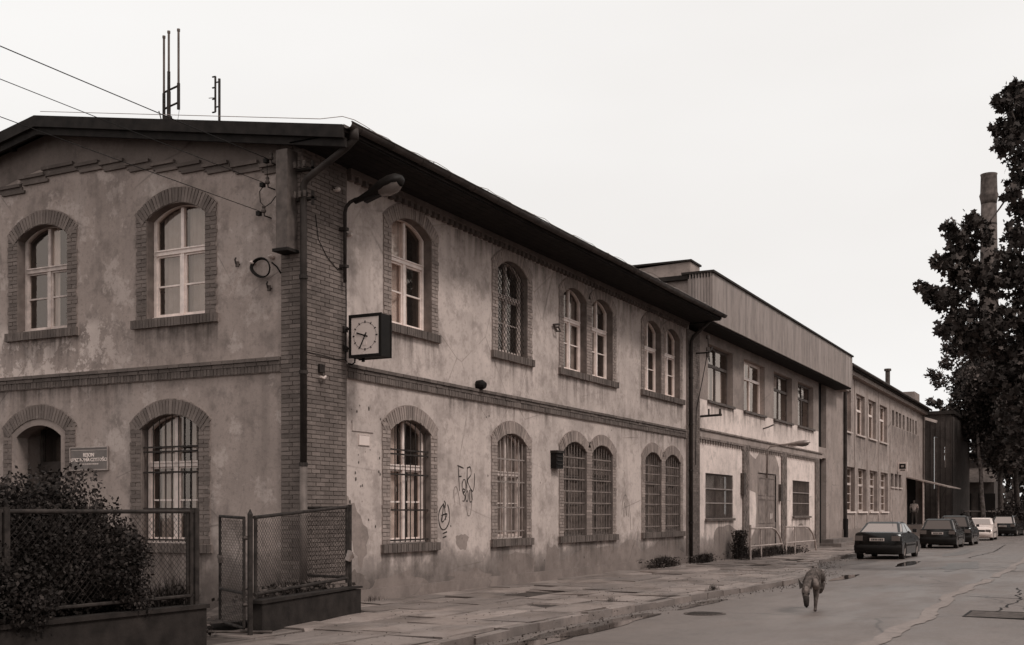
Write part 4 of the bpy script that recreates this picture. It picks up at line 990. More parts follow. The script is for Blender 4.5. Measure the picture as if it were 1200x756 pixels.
def tree(name, label, base, top, r0, blobs, nleaf, lsize, leaf, tmpl=QUAD, group=None, bark='bark', cat='tree', twigs=3, fork=.3):
    t_ = thing(name, label, cat, tuple(base), group); tb = MB(); tp = limb(tb, base, top, r0, r0*.35, 8, 0, 9, .008)
    lb = MB(); P = []
    ax_ = lambda c: math.hypot(c[0]-top[0], c[1]-top[1])
    done = []
    for c, r in sorted(blobs, key=lambda b: ax_(b[0])):
        f = min(.95, max(fork, (c[2]-base[2]-1.0)/(max(top[2]-base[2], 1)))); s = Vector(base).lerp(Vector(top), max(fork, f-.12)); cv_ = Vector(c); best = (s-cv_).length
        for q in done:          # a bough grows from the nearest bough already there
            if (q-cv_).length < best: best = (q-cv_).length; s = q
        done.append(cv_); rm = sum(r)/3 if hasattr(r, '__len__') else r; k_ = 1/(1+ax_(c)*.35)
        pts = limb(lb, s, c, max(.015, r0*(.36 if twigs else .30)*k_), .012, 6, .15, 5)
        for k in range(twigs):
            d = Vector(rng.normal(size=3)).normalized()*rm*.9; limb(lb, pts[random.randint(3, 6)], Vector(c)+d, .035*max(1, r0*3), .008, 3, .1, 4)
        vol = rm**1.6
        P.append((c, r, vol))
    tot = sum(p[2] for p in P); pos = np.concatenate([blobpts(c, r, max(8, int(nleaf*v/tot)), .35) for c, r, v in P])
    tb.build('trunk', bark, t_, smooth=True); lb.build('limbs', bark, t_, kind='stuff', fix=False)
    leafmesh('crown', tmpl, pos, lsize*(.6+.8*rng.random(len(pos))), leaf, t_, 'stuff'); return t_

# ------------------------------------------------------------------ front garden: walls, fence, gate, bush
def meshnet(P0, P1, z0a, z1a, z0b, z1b, sp=.075, r=.0028):
    """chain link: wires on both diagonals between two posts; edge heights may differ"""
    mb = MB(); P0, P1 = Vector((*P0, 0)), Vector((*P1, 0)); L = (P1-P0).length
    lo = lambda a: z0a+(z0b-z0a)*a/L; hi = lambda a: z1a+(z1b-z1a)*a/L
    H = max(z1a, z1b)-min(z0a, z0b); n = int((L+H)/sp)+2; zb = min(z0a, z0b)
    for s in (1, -1):
        for i in range(n):
            c = i*sp; seg = []
            for k in range(41):
                a = L*k/40; z = zb+(c-a if s > 0 else c-(L-a))
                if lo(a) <= z <= hi(a): seg.append(P0.lerp(P1, a/L)+Vector((0, 0, z)))
            if len(seg) > 1: mb.tube([seg[0], seg[-1]], r, 3, caps=False)
    return mb
G1 = thing('garden_wall', 'low dark concrete wall carrying the garden fence in front of the bush', 'wall', (-8, -1.95, 0))
MB().box(-14, -4.56, -2.03, -1.87, -.2, .44).build('wall', 'cap_concrete', G1); MB().box(-14, -4.53, -2.06, -1.84, .44, .49).build('coping', 'cap_concrete', G1)
FN = thing('garden_fence', 'rusty tube and chain-link fence panel overgrown by the dark bush', 'fence', (-6, -1.92, .49))
for x in (-4.66, -7.47, -10.4): 
    MB().box(x-.035, x+.035, -1.97, -1.90, .40, 1.70).build('post', 'fence_metal', FN)
    MB().box(x-.115, x-.06, -1.96, -1.91, .42, 1.68).build('post', 'fence_metal', FN)
for x0, x1 in ((-7.43, -4.70), (-10.36, -7.51)):
    MB().tube([(x0, -1.935, 1.655), (x1, -1.935, 1.655)], .026, 8).build('top_rail', 'fence_metal', FN); MB().tube([(x0, -1.935, .60), (x1, -1.935, .60)], .024, 8).build('bottom_rail', 'fence_metal', FN)
    MB().tube([(x1-.10, -1.935, .6), (x1-.10, -1.935, 1.655)], .018, 6).build('upright', 'fence_metal', FN)
    meshnet((x0, -1.935), (x1-.1, -1.935), .62, 1.64, .62, 1.64).build('chain_link', 'fence_metal', FN, kind='stuff', fix=False)
P0, P1 = (-3.42, -1.84), (-.20, -1.13)
G2 = thing('garden_wall', 'low crumbling concrete wall under the corner fence panel', 'wall', (-1.8, -1.5, 0))
def slabline(mb, P0, P1, w, z0, z1a, z1b):
    p0, p1 = Vector(P0), Vector(P1); d = (p1-p0).normalized(); n = Vector((-d.y, d.x))*w
    q = [p0-n, p1-n, p1+n, p0+n]; mb.add([(v.x, v.y, z0) for v in q]+[(q[0].x, q[0].y, z1a), (q[1].x, q[1].y, z1b), (q[2].x, q[2].y, z1b), (q[3].x, q[3].y, z1a)], [(0, 3, 2, 1), (4, 5, 6, 7), (0, 1, 5, 4), (1, 2, 6, 5), (2, 3, 7, 6), (3, 0, 4, 7)])
mb = MB(); slabline(mb, (-3.38, -1.84), (-.02, -1.12), .09, -.2, .40, .38); mb.build('wall', 'cap_concrete', G2)
mb = MB(); slabline(mb, (-3.42, -1.85), (.0, -1.115), .115, .402, .45, .43); mb.build('coping', 'cap_concrete', G2)
mb = MB(); slabline(mb, (-.09, -1.03), (-.04, -.06), .08, -.2, .38, .38); mb.build('return_wall', 'cap_concrete', G2)
FP = thing('fence_panel', 'leaning tube-framed chain-link panel on low wall at the building corner', 'fence', (-1.8, -1.5, .45))
def tb(name, a, b, r=.026, mat='fence_metal', par=None, n=8): return MB().tube([a, b], r, n).build(name, mat, par, smooth=False)
tb('top_rail', (*P0, 1.575), (-.30, -1.15, 1.735), par=FP); tb('bottom_rail', (*P0, .53), (-.30, -1.15, .575), par=FP); tb('upright', (-3.38, -1.83, .5), (-3.38, -1.83, 1.58), par=FP); tb('upright', (-.33, -1.16, .5), (-.33, -1.16, 1.73), par=FP)
tb('post', (-.21, -1.13, .35), (-.21, -1.13, 1.77), .036, par=FP); tb('return_rail', (-.21, -1.10, 1.72), (-.02, -.15, 1.72), par=FP); tb('return_rail', (-.21, -1.10, .58), (-.02, -.15, .58), par=FP)
meshnet((P0[0]+.04, P0[1]+.01), (-.33, -1.16), .55, 1.56, .59, 1.71).build('chain_link', 'fence_metal', FP, kind='stuff', fix=False)
meshnet((-.2, -1.08), (-.03, -.15), .6, 1.7, .6, 1.7).build('chain_link', 'fence_metal', FP, kind='stuff', fix=False)
MB().tube([(-.36, -1.2, .86), (-.34, -1.24, .98), (-.27, -1.22, .92)], [.05, .07, .04], 7).build('cable_knot', 'galvanised', FP)
GT = thing('garden_gate', 'narrow chain-link garden gate standing ajar beside the corner fence', 'gate', (-3.5, -1.85, 0))
tb('post', (-3.53, -1.86, -.05), (-3.53, -1.86, 1.62), .038, par=GT); MB().tube([(-3.53, -1.86, 1.62), (-3.53, -1.86, 1.69)], [.038, .004], 8).build('post_cap', 'fence_metal', GT)
g0, g1 = Vector((-3.56, -1.78, 0)), Vector((-2.93, -.80, 0))
def gp(f, z): p = g0.lerp(g1, f); p.z = z; return p
for nm, a, b in (('frame_upright', gp(0, .08), gp(0, 1.57)), ('frame_upright', gp(1, .08), gp(1, 1.59)), ('frame_rail', gp(0, 1.57), gp(1, 1.59)), ('frame_rail', gp(0, .08), gp(1, .08)), ('frame_rail', gp(0, .55), gp(1, .55))): tb(nm, a, b, .022, par=GT)
meshnet(tuple(g0.xy), tuple(g1.xy), .1, 1.55, .1, 1.57).build('chain_link', 'fence_metal', GT, kind='stuff', fix=False)
mb = MB()
for z in (.4, 1.3): mb.tube([(-3.53, -1.86, z), gp(0, z)], .03, 6)
mb.build('hinge', 'iron_rust', GT); MB().tube([gp(.97, .92), gp(.97, .98), gp(1.03, 1.02)], .04, 6).build('latch', 'iron_rust', GT)
tag(MB().tube([(-3.3, -2.05, .02), (-3.7, -1.5, .03), (-4.0, -1.2, .05)], .02, 6).build('fallen_bar', 'iron_rust'), 'rusty bar lying on the ground across the gateway', 'bar')
gs = blob(-8.5, -.95, 4.3, 1.0, seed=2, rough=.05)
gs.v = [(min(x, -4.62), max(min(y, 0), -1.86), .30+.08*mnoise.noise(Vector((x, y, 0)))) for x, y, z in gs.v]; struct(gs.build('garden_soil', 'soil', fix=False))
gs = blob(-1.6, -.75, 1.7, .75, seed=4, rough=.1); gs.v = [(min(x, -.12), max(min(y, -.0), -1.62+.2*(x+3)*.8 if x > -3 else -1.6), .08+.26*max(0, 1-abs(x+1.2)/1.9)) for x, y, z in gs.v]; struct(gs.build('garden_soil', 'soil', fix=False))
BU = thing('garden_bush', 'big dark leafy bush spilling over the chain-link fence below the name board', 'bush', (-6.7, -1.2, .3))
bl = [((-7.2, -1.3, 1.15), (1.0, .75, .85)), ((-6.3, -1.25, 1.20), (.85, .75, .82)), ((-8.2, -1.3, 1.12), (1.1, .8, .8)), ((-5.95, -1.5, .98), (.62, .6, .66)), ((-6.9, -1.1, 1.45), (.8, .6, .5)), ((-5.75, -1.6, .66), (.5, .42, .40)), ((-7.6, -1.9, .75), (.8, .35, .5)), ((-9.4, -1.2, 1.1), (1.2, .8, .9)), ((-7.7, -1.2, 1.5), (.75, .6, .48)), ((-6.2, -1.15, 1.42), (.55, .5, .42)), ((-5.6, -1.6, 1.15), (.36, .35, .32))]
lb = MB(); 
for c, r in bl:
    for k in range(9):
        d = rng.normal(size=3); d /= np.linalg.norm(d); limb(lb, (c[0]*.6-2.9, -1.15, .3), (c[0]+d[0]*r[0]*1.0, c[1]+d[1]*r[1]*.95, c[2]+abs(d[2])*r[2]*1.05), .02, .004, 4, .1, 4)
lb.build('branches', 'bark', BU, kind='stuff', fix=False)
pos = np.concatenate([blobpts(c, r, int(12500*(r[0]*r[1]*r[2])**.45*2.2), .3) for c, r in bl]); pos = pos[(pos[:, 1] > -2.35) & (pos[:, 1] < -.05) & (pos[:, 2] > .28)]
leafmesh('foliage', QUAD, pos, .034+.032*rng.random(len(pos)), 'leaf_bush', BU, 'stuff')
mb = MB(); sp = []
for k in range(34):
    c = bl[random.randrange(5)]; a = rng.normal(size=3); a /= np.linalg.norm(a); p = Vector(c[0])+Vector((a[0]*c[1][0], a[1]*c[1][1]*.8, abs(a[2])*c[1][2]))
    q = p+Vector((random.gauss(0, .1), random.gauss(0, .08), random.uniform(.12, .3))); mb.tube([p, q], .004, 3)
    for j in range(7): sp.append(np.array(p.lerp(q, .3+.1*j))+rng.normal(size=3)*.025)
mb.build('shoots', 'bark', BU, kind='stuff', fix=False); leafmesh('shoot_leaves', QUAD, np.array(sp), .05+.03*rng.random(len(sp)), 'leaf_bush', BU, 'stuff')
def weed(label, c, w, h, n, grp=None, mat='leaf_weed', bushy=.5, name='weed_clump'):
    t_ = thing(name, label, 'weeds', c, grp); pos = np.array([(c[0]+random.gauss(0, w[0]*.42), c[1]+random.gauss(0, w[1]*.35), c[2]) for _ in range(n)])
    dist = np.hypot((pos[:, 0]-c[0])/w[0], (pos[:, 1]-c[1])/w[1]); sz = h*(.45+.7*rng.random(n))*np.clip(1.15-dist*.7, .25, 1)
    a = rng.random(n)*2*PI; tl = rng.normal(size=n)*.35; Rm = np.zeros((n, 3, 3))
    ca, sa, ct, st = np.cos(a), np.sin(a), np.cos(tl), np.sin(tl)
    Rm[:, 0] = np.stack([ca, -sa*ct, sa*st], 1); Rm[:, 1] = np.stack([sa, ca*ct, -ca*st], 1); Rm[:, 2] = np.stack([0*a, st, ct], 1)
    leafmesh('blades', BLADE, pos, sz, mat, t_, 'stuff', Rm)
    if bushy:
        m_ = int(n*bushy*2); q = pos[rng.integers(0, n, m_)]+rng.normal(size=(m_, 3))*[.05, .05, 0]; q[:, 2] += rng.random(m_)*h*(1.25 if bushy > 2 else .75); leafmesh('leaves', QUAD, q, .05+.05*rng.random(m_), mat, t_, 'stuff')
    return t_
weed('grassy weeds at the foot of the garden fence post', (-4.85, -1.7, .3), (.45, .25), .55, 260)
weed('low weeds in the gateway between fence and gate', (-4.1, -1.2, .0), (.35, .4), .35, 240)
weed('dry weeds and leaves behind the corner fence panel', (-1.2, -.8, .3), (1.3, .35), .30, 700)
weed('dark grass clump at the wall foot below the last double window', (16.9, -.35, -.02), (1.3, .3), .38, 700)
weed('dark weeds against the brick pier beside the downpipe', (20.9, -.35, -.02), (1.2, .3), .35, 400)
weed('tall dark weed growing by the wall under the first barred square window', (24.6, -.45, -.02), (.42, .25), .8, 240, bushy=5)
weed('strip of rough grass under the tubular bicycle rails', (28.2, -.75, -.02), (5.2, .55), .38, 2600, bushy=.2)
weed('small grass tuft sprouting on the kerb', (7.8, -4.75, -.02), (.45, .14), .16, 130, bushy=0); weed('grass tuft in a pavement crack near the kerb', (4.2, -3.9, -.02), (.3, .1), .12, 70, bushy=0)
weed('small tuft growing from the plinth under the first barred window', (1.9, -.16, 0), (.5, .1), .14, 70, bushy=0)
# fallen leaves and grit on the pavement
n_ = 900; q = np.stack([rng.uniform(-4, 22, n_), -rng.uniform(.1, 1, n_)**.6*4.9, np.full(n_, .004)], 1); struct_ = leafmesh('litter', QUAD, q, .02+.03*rng.random(n_), 'leaf_weed', None, 'stuff', rotmats(n_, 6.0))

n_ = 1500; xg = rng.uniform(-5, 34, n_); q = np.array([(x, kerb_y(x)-.02-abs(random.gauss(0, .28)), 0) for x in xg]); q[:, 2] = [road_z(a_, b_)+.012 for a_, b_ in q[:, :2]]
leafmesh('gutter_grit', QUAD, q, .02+.035*rng.random(n_), 'iron_rust', None, 'stuff', rotmats(n_, 5.0))
# ------------------------------------------------------------------ middle building
MBd = thing('middle_building', 'two-storey workshop with ribbed metal fascia and white-painted panels', 'building', (21, 0, 0))
def rect(a0, a1, z0, z1): return [(a0, z0), (a0, z1), (a1, z1), (a1, z0)]
def win_rect(P, par, a0, a1, z0, z1, depth, frame, opt):
    lp = rect(a0, a1, z0, z1); rv = MB(P); rv.add([(a, .0, z) for a, z in lp]+[(a, -depth-.08, z) for a, z in lp], [(i, (i+1) % 4, 4+(i+1) % 4, 4+i) for i in range(4)])
    W = rv.build('window', opt.get('rev', 'plaster_bare'), par)
    if opt.get('label'): W['label'] = opt['label']
    d = -depth; t_ = opt.get('t', .07); fm = MB(P); frame_rect(fm, a0, a1, z0, z1, t_, d-.05, d+.02)
    zt = z0+(z1-z0)*opt.get('trans', .66); am = a0+(a1-a0)*opt.get('mid', .5)
    fm.box(a0+t_, a1-t_, d-.04, d+.03, zt-t_*.6, zt+t_*.6)
    fm.box(am-t_*.5, am+t_*.5, d-.04, d+.025, z0+t_, zt-t_*.6); fm.box(am-t_*.4, am+t_*.4, d-.04, d+.02, zt+t_*.6, z1-t_)
    for b in opt.get('hbars', ()): fm.box(a0+t_, a1-t_, d-.02, d+.01, z0+(z1-z0)*b-.02, z0+(z1-z0)*b+.02)
    fm.build('frame', frame, W); gm = opt.get('glass', 'glass')
    for (s0, s1, q0, q1) in ((a0+t_, am, z0+t_, zt), (am, a1-t_, z0+t_, zt), (a0+t_, am, zt, z1-t_), (am, a1-t_, zt, z1-t_)):
        k = random.uniform(-.012, .012); k2 = random.uniform(-.012, .012)
        MB(P).add([(s0, d-.02-k, q0), (s1, d-.02+k, q0), (s1, d-.02+k+k2, q1), (s0, d-.02-k+k2, q1)], [(0, 1, 2, 3)]).build('pane', gm, W)
    for (c0, c1, zc0, zc1) in opt.get('curtain', ()):
        nn = max(4, int((c1-c0)*(a1-a0)/.06)); vs = []
        for i in range(nn+1):
            a = a0+.05+(a1-a0-.1)*(c0+(c1-c0)*i/nn); dd_ = d-.14+.025*math.sin(i*1.3); vs += [(a, dd_, z0+(z1-z0)*zc0), (a+.04*math.sin(i), dd_, z0+(z1-z0)*zc1)]
        MB(P).add(vs, [(2*i, 2*i+1, 2*i+3, 2*i+2) for i in range(nn)]).build('curtain', opt.get('cmat', 'curtain'), W, fix=False)
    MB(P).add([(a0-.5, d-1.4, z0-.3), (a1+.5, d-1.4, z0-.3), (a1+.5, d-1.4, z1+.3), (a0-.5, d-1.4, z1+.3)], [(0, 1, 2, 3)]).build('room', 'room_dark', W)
    if opt.get('sill'): MB(P).box(a0-.06, a1+.08, -.0, .09, z0-.09, z0-.005).build('sill', opt['sill'], W)
    if opt.get('bars'):
        gb = MB(P); nb, hb = opt['bars']
        for i in range(nb): a = a0+(a1-a0)*(i+.5)/nb; gb.box(a-.012, a+.012, -.05, -.03, z0, z1)
        gb.build('security_bars', opt.get('bmat', 'iron'), W, kind='stuff')
        for b in hb: z = z0+(z1-z0)*b; MB(P).box(a0, a1, -.028, -.004, z-.022, z+.022).build('bar', 'galvanised', W)
    return lp
UW = [(22.3, 25.25), (26.7, 29.65), (31.05, 34.1), (35.2, 38.2)]
o_ = [dict(frame='pipe_grey', curtain=((.0, .42, 0, .64), (.55, .95, 0, .6)), cm=0), dict(frame='paint_white', curtain=((.05, .4, 0, .62), (.3, .5, .7, 1))), dict(frame='pipe_grey', curtain=((.04, .38, 0, .62), (.05, .3, .7, 1), (.45, .62, .7, 1))), dict(frame='pipe_grey', curtain=((.02, .35, 0, .35),))]  # pale curtains added in place of bright reflections in the panes
hl = []
for (a0, a1), o in zip(UW, o_):
    hl.append(win_rect(PR, MBd, a0, a1, 5.48, 7.42, .22, o['frame'], dict(curtain=o['curtain'], sill='paint_brown', rev='plaster_grey', t=.085, cmat='curtain_dim' if a0 < 23 else 'curtain')))  # these curtains stand in for bright reflections in the panes
MB(PR).poly([rect(B1X+1.0, 39.3, 5.46, 8.0)]+hl, .006).build('wall', 'plaster_bare', MBd)
MB(PR).box(B1X+1.0, 39.3, -.3, 0, 4.44, 5.462).build('wall', 'plaster_white', MBd)
MB(PR).box(B1X+1.0, 39.9, -.3, .05, 4.18, 4.44).build('cornice_band', 'plaster_grey', MBd); MB(PR).box(B1X+1.0, 39.9, .0, .10, 4.40, 4.46).build('cornice_lip', 'brick_far', MBd)
hl = []
hl.append(win_rect(PR, MBd, 22.05, 25.25, 1.43, 2.98, .16, 'paint_brown', dict(bmat='pipe_grey', bars=(26, (.34, .66)), glass='glass_dirty', sill='stone_sill', curtain=((0, 1, 0, 1),), cmat='curtain_dim', t=.06)))
hl.append(win_rect(PR, MBd, 34.25, 37.4, 1.47, 3.03, .16, 'paint_brown', dict(bmat='pipe_grey', bars=(22, (.36, .66)), glass='glass_dirty', sill='stone_sill', curtain=((0, 1, 0, 1),), cmat='curtain_dim', t=.06)))
door = rect(28.65, 31.45, -.3, 3.2)
for (a0, a1), hh in (((B1X+1.0, 26.5), hl[:1]), ((27.3, 32.25), [door]), ((33.1, 38.5), hl[1:])):
    MB(PR).poly([rect(a0, a1, -.3, 4.18)]+hh, -.0).build('wall', 'plaster_white', MBd)
    dn = MB(PR); dn.box(a0, a1, 0.0, .07, 4.10, 4.175); a = a0+.08
    while a < a1-.1: dn.box(a, a+.13, 0.0, .055, 3.98, 4.10); a += .29
    dn.build('dentil_course', 'brick_far', MBd, kind='stuff')
for a0, a1 in ((26.5, 27.3), (32.25, 33.1), (38.5, 39.3)):
    pm = MB(PR); pm.box(a0, a1, -.1, .05, -.3, 4.179); PP = pm.build('pier', 'brick_far', MBd)
    bb = MB(PR); z = .03; k = 0
    while z < 4.1:
        for u in ([.2, .6] if k % 2 else [.07, .4, .73]): bb.box(a0+(a1-a0)*u-.115, a0+(a1-a0)*u+.115, .04, .062+random.uniform(-.004, .006), z-.031, z+.031)
        z += .0765; k += 1
    bb.build('brickwork', 'brick_far', PP, kind='stuff', fix=False)
DD = MB(PR).box(28.65, 31.45, -.30, -.08, -.05, 3.2).build('double_door', 'door_grey', MBd)
for s0, s1 in ((28.68, 30.02), (30.06, 31.42)):
    lf = MB(PR).box(s0, s1, -.08, -.04, 0.0, 3.15).build('door_leaf', 'door_grey', DD)
for s0, s1 in ((28.68, 30.02), (30.06, 31.42)):
    fr_ = MB(PR)
    for q0, q1 in ((.15, 1.1), (1.2, 2.2), (2.3, 3.05)): frame_rect(fr_, s0+.1, s1-.1, q0, q1, .06, -.045, -.022)
    fr_.build('door_panel', 'door_grey', DD)
MB(PR).tube([(29.4, -.05, 2.5), (29.4, -.03, 2.5)], .2, 14).build('door_plate', 'plaster_bare', DD)
lf = MB(PR); lf.poly([[(30.6, 1.35), (30.72, 1.38), (30.75, 1.55), (30.66, 1.62)]], -.03); lf.poly([[(30.82, 1.35), (30.95, 1.42), (30.95, 1.6), (30.85, 1.58)]], -.03); lf.build('torn_notice', 'enamel', DD)
patch(PR, [(27.32, 2.5), (27.32, 4.0)]+[(27.6, 3.85), (28.3, 3.7), (28.9, 4.0), (29.8, 3.95), (30.6, 4.05), (31.4, 3.9), (31.9, 3.5), (32.0, 2.9), (31.8, 2.2), (31.9, 1.2), (32.1, .5), (32.2, 0), (31.46, 0), (31.46, 3.21), (28.64, 3.21), (28.64, 0), (27.4, 0), (27.6, .6), (28.3, 1.0), (28.45, 1.8), (28.3, 2.4)], 'plaster_grey', MBd, 'ragged zone of bare grey render round the double door', .004)
patch(PR, ragged(24.4, .3, 1.7, .95, 21, rough=.3), 'plaster_grey', MBd, 'damp bare render below the barred square window', .004); patch(PR, ragged(35.8, .3, 2.0, .8, 24, rough=.3), 'plaster_grey', MBd, 'damp bare render near the office corner', .004)
MB(PR).box(26.25, 26.5, 0, .14, 2.3, 3.1).build('meter_box', 'iron_rust', MBd); MB(PR).box(31.8, 32.1, 0, .12, 2.1, 2.8).build('meter_box', 'iron_rust', MBd)
# wall stub brackets
k = thing('wall_bracket', 'long iron pipe bracket projecting from the white wall near the brick pier', 'bracket', (21.2, 0, 4.85)); MB().tube([(21.5, 0, 4.86), (21.45, -.75, 4.88)], .04, 6).build('arm', 'iron', k)
MB().tube([(21.45, -.7, 4.88), (21.45, -.7, 5.08)], .045, 6).build('insulator', 'iron_rust', k); MB().tube([(21.48, -.3, 4.87), (21.48, -.3, 5.1)], .03, 6).build('pin', 'iron', k)
k = thing('wall_bracket', 'small broken iron stub on the white wall below the second upper window', 'bracket', (29.6, 0, 5.05)); MB().tube([(29.4, 0, 4.95), (29.5, -.2, 5.02), (29.7, -.35, 5.12)], .03, 6).build('arm', 'iron_rust', k)
k = thing('cable_bracket', 'old insulator bracket with dangling cables under the eaves by the pier', 'bracket', (21.0, 0, 6.9)); MB().tube([(20.9, 0, 6.9), (20.9, -.5, 6.9), (21.1, -.55, 7.1)], .03, 6).build('arm', 'iron', k)
for z in (6.75, 6.95, 7.35): MB().tube([(20.9, -.45, z), (20.9, -.45, z+.12)], .06, 7).build('insulator', 'iron_rust', k)
MB().tube([(20.9, -.45, 7.4), (20.95, -.5, 6.6), (21.3, -.3, 6.9), (20.8, -.3, 6.0), (20.75, -.1, 5.0), (20.75, -.08, 3.2)], .014, 5).build('cable', 'black', k)
for a0, a1 in UW: stain(PR, MBd, a0-.1, a1+.2, 5.39, .8, .006)
stain(PR, MBd, 21.4, 38.4, 4.39, .45, .103) if False else None
for a0, a1 in ((21.9, 25.4), (34.1, 37.5)): stain(PR, MBd, a0, a1, 1.36, 1.2, .007)
# fascia of ribbed cladding
FX0, FX1, FY, FZ0, FZ1 = 20.18, 43.1, -.82, 7.82, 9.38
FA = MB().box(FX0+.03, FX1, FY+.03, .0, FZ0, FZ1).build('fascia', 'plaster_bare', MBd)
def ribpanel(L, H):
    mb = MB(); n = int(L/.13); vs = []; 
    for i in range(n+1):
        u = L*i/n
        for q, dd_ in ((0, 0), (.35, 0), (.5, .016), (.85, .016)):
            if i == n and q > 0: break
            vs += [(u+q*L/n, -dd_, 0), (u+q*L/n, -dd_, H)]
    m_ = len(vs)//2; mb.add(vs, [(2*i, 2*i+2, 2*i+3, 2*i+1) for i in range(m_-1)]); return mb
pm = ribpanel(1.14, FZ1-FZ0).build('cladding_panel', 'cladding', FA); base = pm.data; bpy.data.objects.remove(pm)
for i in range(20):
    o = link('cladding_panel', base, FA); o.matrix_basis = Matrix.Translation((FX0+.02+i*1.146, FY-.0-random.uniform(0, .006), FZ0))
o = link('cladding_panel', base, FA); o.matrix_basis = Matrix.Translation((FX0, -.01, FZ0)) @ Matrix.Rotation(R(-90), 4, 'Z') @ Matrix.Diagonal((.7, 1, 1, 1))
cp = MB(); cp.box(FX0-.06, FX1+.06, FY-.08, .2, FZ1, FZ1+.07); cp.build('roof_edge', 'roof_felt', MBd)
MB().box(FX0, FX1, FY+.02, 14, FZ1-.15, FZ1-.005).build('flat_roof', 'roof_felt', MBd); MB().box(FX0+.02, FX1-.02, FY+.05, 0, FZ0-.05, FZ0-.001).build('soffit', 'soffit_wood', MBd)
pp = MB(); pp.add([(20.35, -.04, 8.0), (20.35, 5.5, 8.0), (20.35, 5.5, 9.72), (20.35, 1.76, 9.77), (20.35, -.04, 9.84), (21.3, -.04, 8.0), (21.3, 5.5, 8.0), (21.3, 5.5, 9.72), (21.3, 1.76, 9.77), (21.3, -.04, 9.84)], [(0, 1, 2, 3, 4), (5, 9, 8, 7, 6), (0, 4, 9, 5), (4, 3, 8, 9), (3, 2, 7, 8)]); PW = pp.build('fire_wall', 'plaster_grey', MBd)
MB().box(20.28, 21.36, -.09, 5.5, 9.84, 9.90).build('coping', 'roof_felt', PW)
for (x, y, z, h) in ((36.6, 3, 9.3, 1.1),): MB().tube([(30.2, .4, 9.3), (30.2, .4, 10.0)], .03, 6).build('vent_pipe', 'iron', MBd)
c_ = MB().box(41.2, 42.6, 1.0, 2.2, 9.2, 10.35).build('chimney', 'plaster_bare', MBd); MB().box(41.1, 42.7, .9, 2.3, 10.35, 10.45).build('chimney_cap', 'roof_felt', c_)
# recess and steps
MB().box(39.3, 41.0, .25, .35, -.1, 8).build('recess_door', 'black', MBd)
MB().box(39.3, 41.0, .02, .25, 4.25, 4.75).build('recess_beam', 'plaster_grey', MBd)
MB(PR).box(41.0, 44.8, -.4, .0, -.3, 7.95).build('wall', 'plaster_grey', MBd)
MB().box(43.1, 44.8, -.35, 14, 7.85, 9.0).build('parapet', 'plaster_bare', MBd)
MB().box(21.3, 44.8, 13, 13.2, -.3, 9).build('wall', 'plaster_grey', MBd)
ST = thing('entrance_steps', 'two low concrete steps before the dark recess beside the office wall', 'steps', (42, -.5, 0)); MB().box(39.6, 44.7, -1.0, -.0, -.2, .16).build('step', 'paving', ST); MB().box(40.0, 44.7, -.55, -.0, .16, .34).build('step', 'paving', ST)
# bicycle rails
for i, (x0, lab) in enumerate(((24.0, 'curved tubular rail before the old double door, nearer one'), (29.05, 'curved tubular rail under the second barred square window, farther one'))):
    L_ = 4.65 if i == 0 else 5.25; k = thing('tubular_rail', lab, 'railing', (x0, -1, 0), 'tubular rails along the workshop wall')
    z = 1.07; pts = [(x0, -1, z), (x0+L_*.62, -1, z-.02), (x0+L_*.74, -1, z-.08), (x0+L_*.87, -1, z-.32), (x0+L_*.96, -1, z-.66), (x0+L_, -1, 0.1), (x0+L_, -1, -.05)]
    MB().tube(pts, .036, 8).build('top_tube', 'rail_paint', k, smooth=True); MB().tube([(x0, -1, .44), (x0+L_*.97, -1, .42)], .028, 8).build('lower_tube', 'rail_paint', k)
    MB().tube([(x0+.04, -1, 1.2 if i == 0 else z), (x0+.04, -1, -.05)], .036, 8).build('post', 'rail_paint', k); MB().tube([(x0+1.45, -1, z-.02), (x0+1.45, -1, -.05)], .03, 8).build('post', 'rail_paint', k)

# ------------------------------------------------------------------ office building
OB = thing('office_building', 'grey rendered two-storey office block with tall white-framed windows and canopy', 'building', (59, 0, 0))
hl = []
for (a0, a1) in ((45.5, 47.1), (48.5, 51.0), (52.1, 54.55), (55.8, 58.4)): hl.append(win_rect(PR, OB, a0, a1, 5.9, 8.12, .22, 'paint_white', dict(trans=.62, t=.10, sill='paint_cream', curtain=((.0, .3, 0, 1),), cmat='curtain_dim')))
for (a0, a1) in ((45.8, 48.1), (49.0, 51.5), (52.5, 55.0), (56.1, 58.7)): hl.append(win_rect(PR, OB, a0, a1, 1.68, 4.05, .22, 'paint_cream', dict(trans=.62, t=.10, sill='paint_white', hbars=(.2, .4, .8), curtain=((.0, .2, 0, 1), (.2, .8, .58, .68)), cmat='curtain')))
for (a0, a1) in ((60.3, 61.1), (61.7, 62.6), (63.0, 63.9), (64.6, 65.4), (66.3, 67.2), (67.6, 68.4), (68.9, 69.6), (70.2, 71.0)): hl.append(win_rect(PR, OB, a0, a1, 7.18, 8.15, .2, 'paint_brown', dict(t=.05)))
for (a0, a1) in ((59.8, 60.9), (61.3, 62.4), (62.9, 64.0)): hl.append(win_rect(PR, OB, a0, a1, 3.25, 4.1, .15, 'paint_brown', dict(t=.05, sill='paint_cream')))
hl.append(rect(66.4, 74.0, .78, 4.02))
MB(PR).poly([rect(44.82, 74.2, -.3, 9.1)]+hl, .0).build('wall', 'plaster_office', OB)
MB().box(74.1, 74.2, .0, 14, -.3, 9.1).build('wall', 'plaster_office', OB); MB().box(44.82, 44.9, .01, 14, 7, 9.1).build('wall', 'plaster_office', OB)
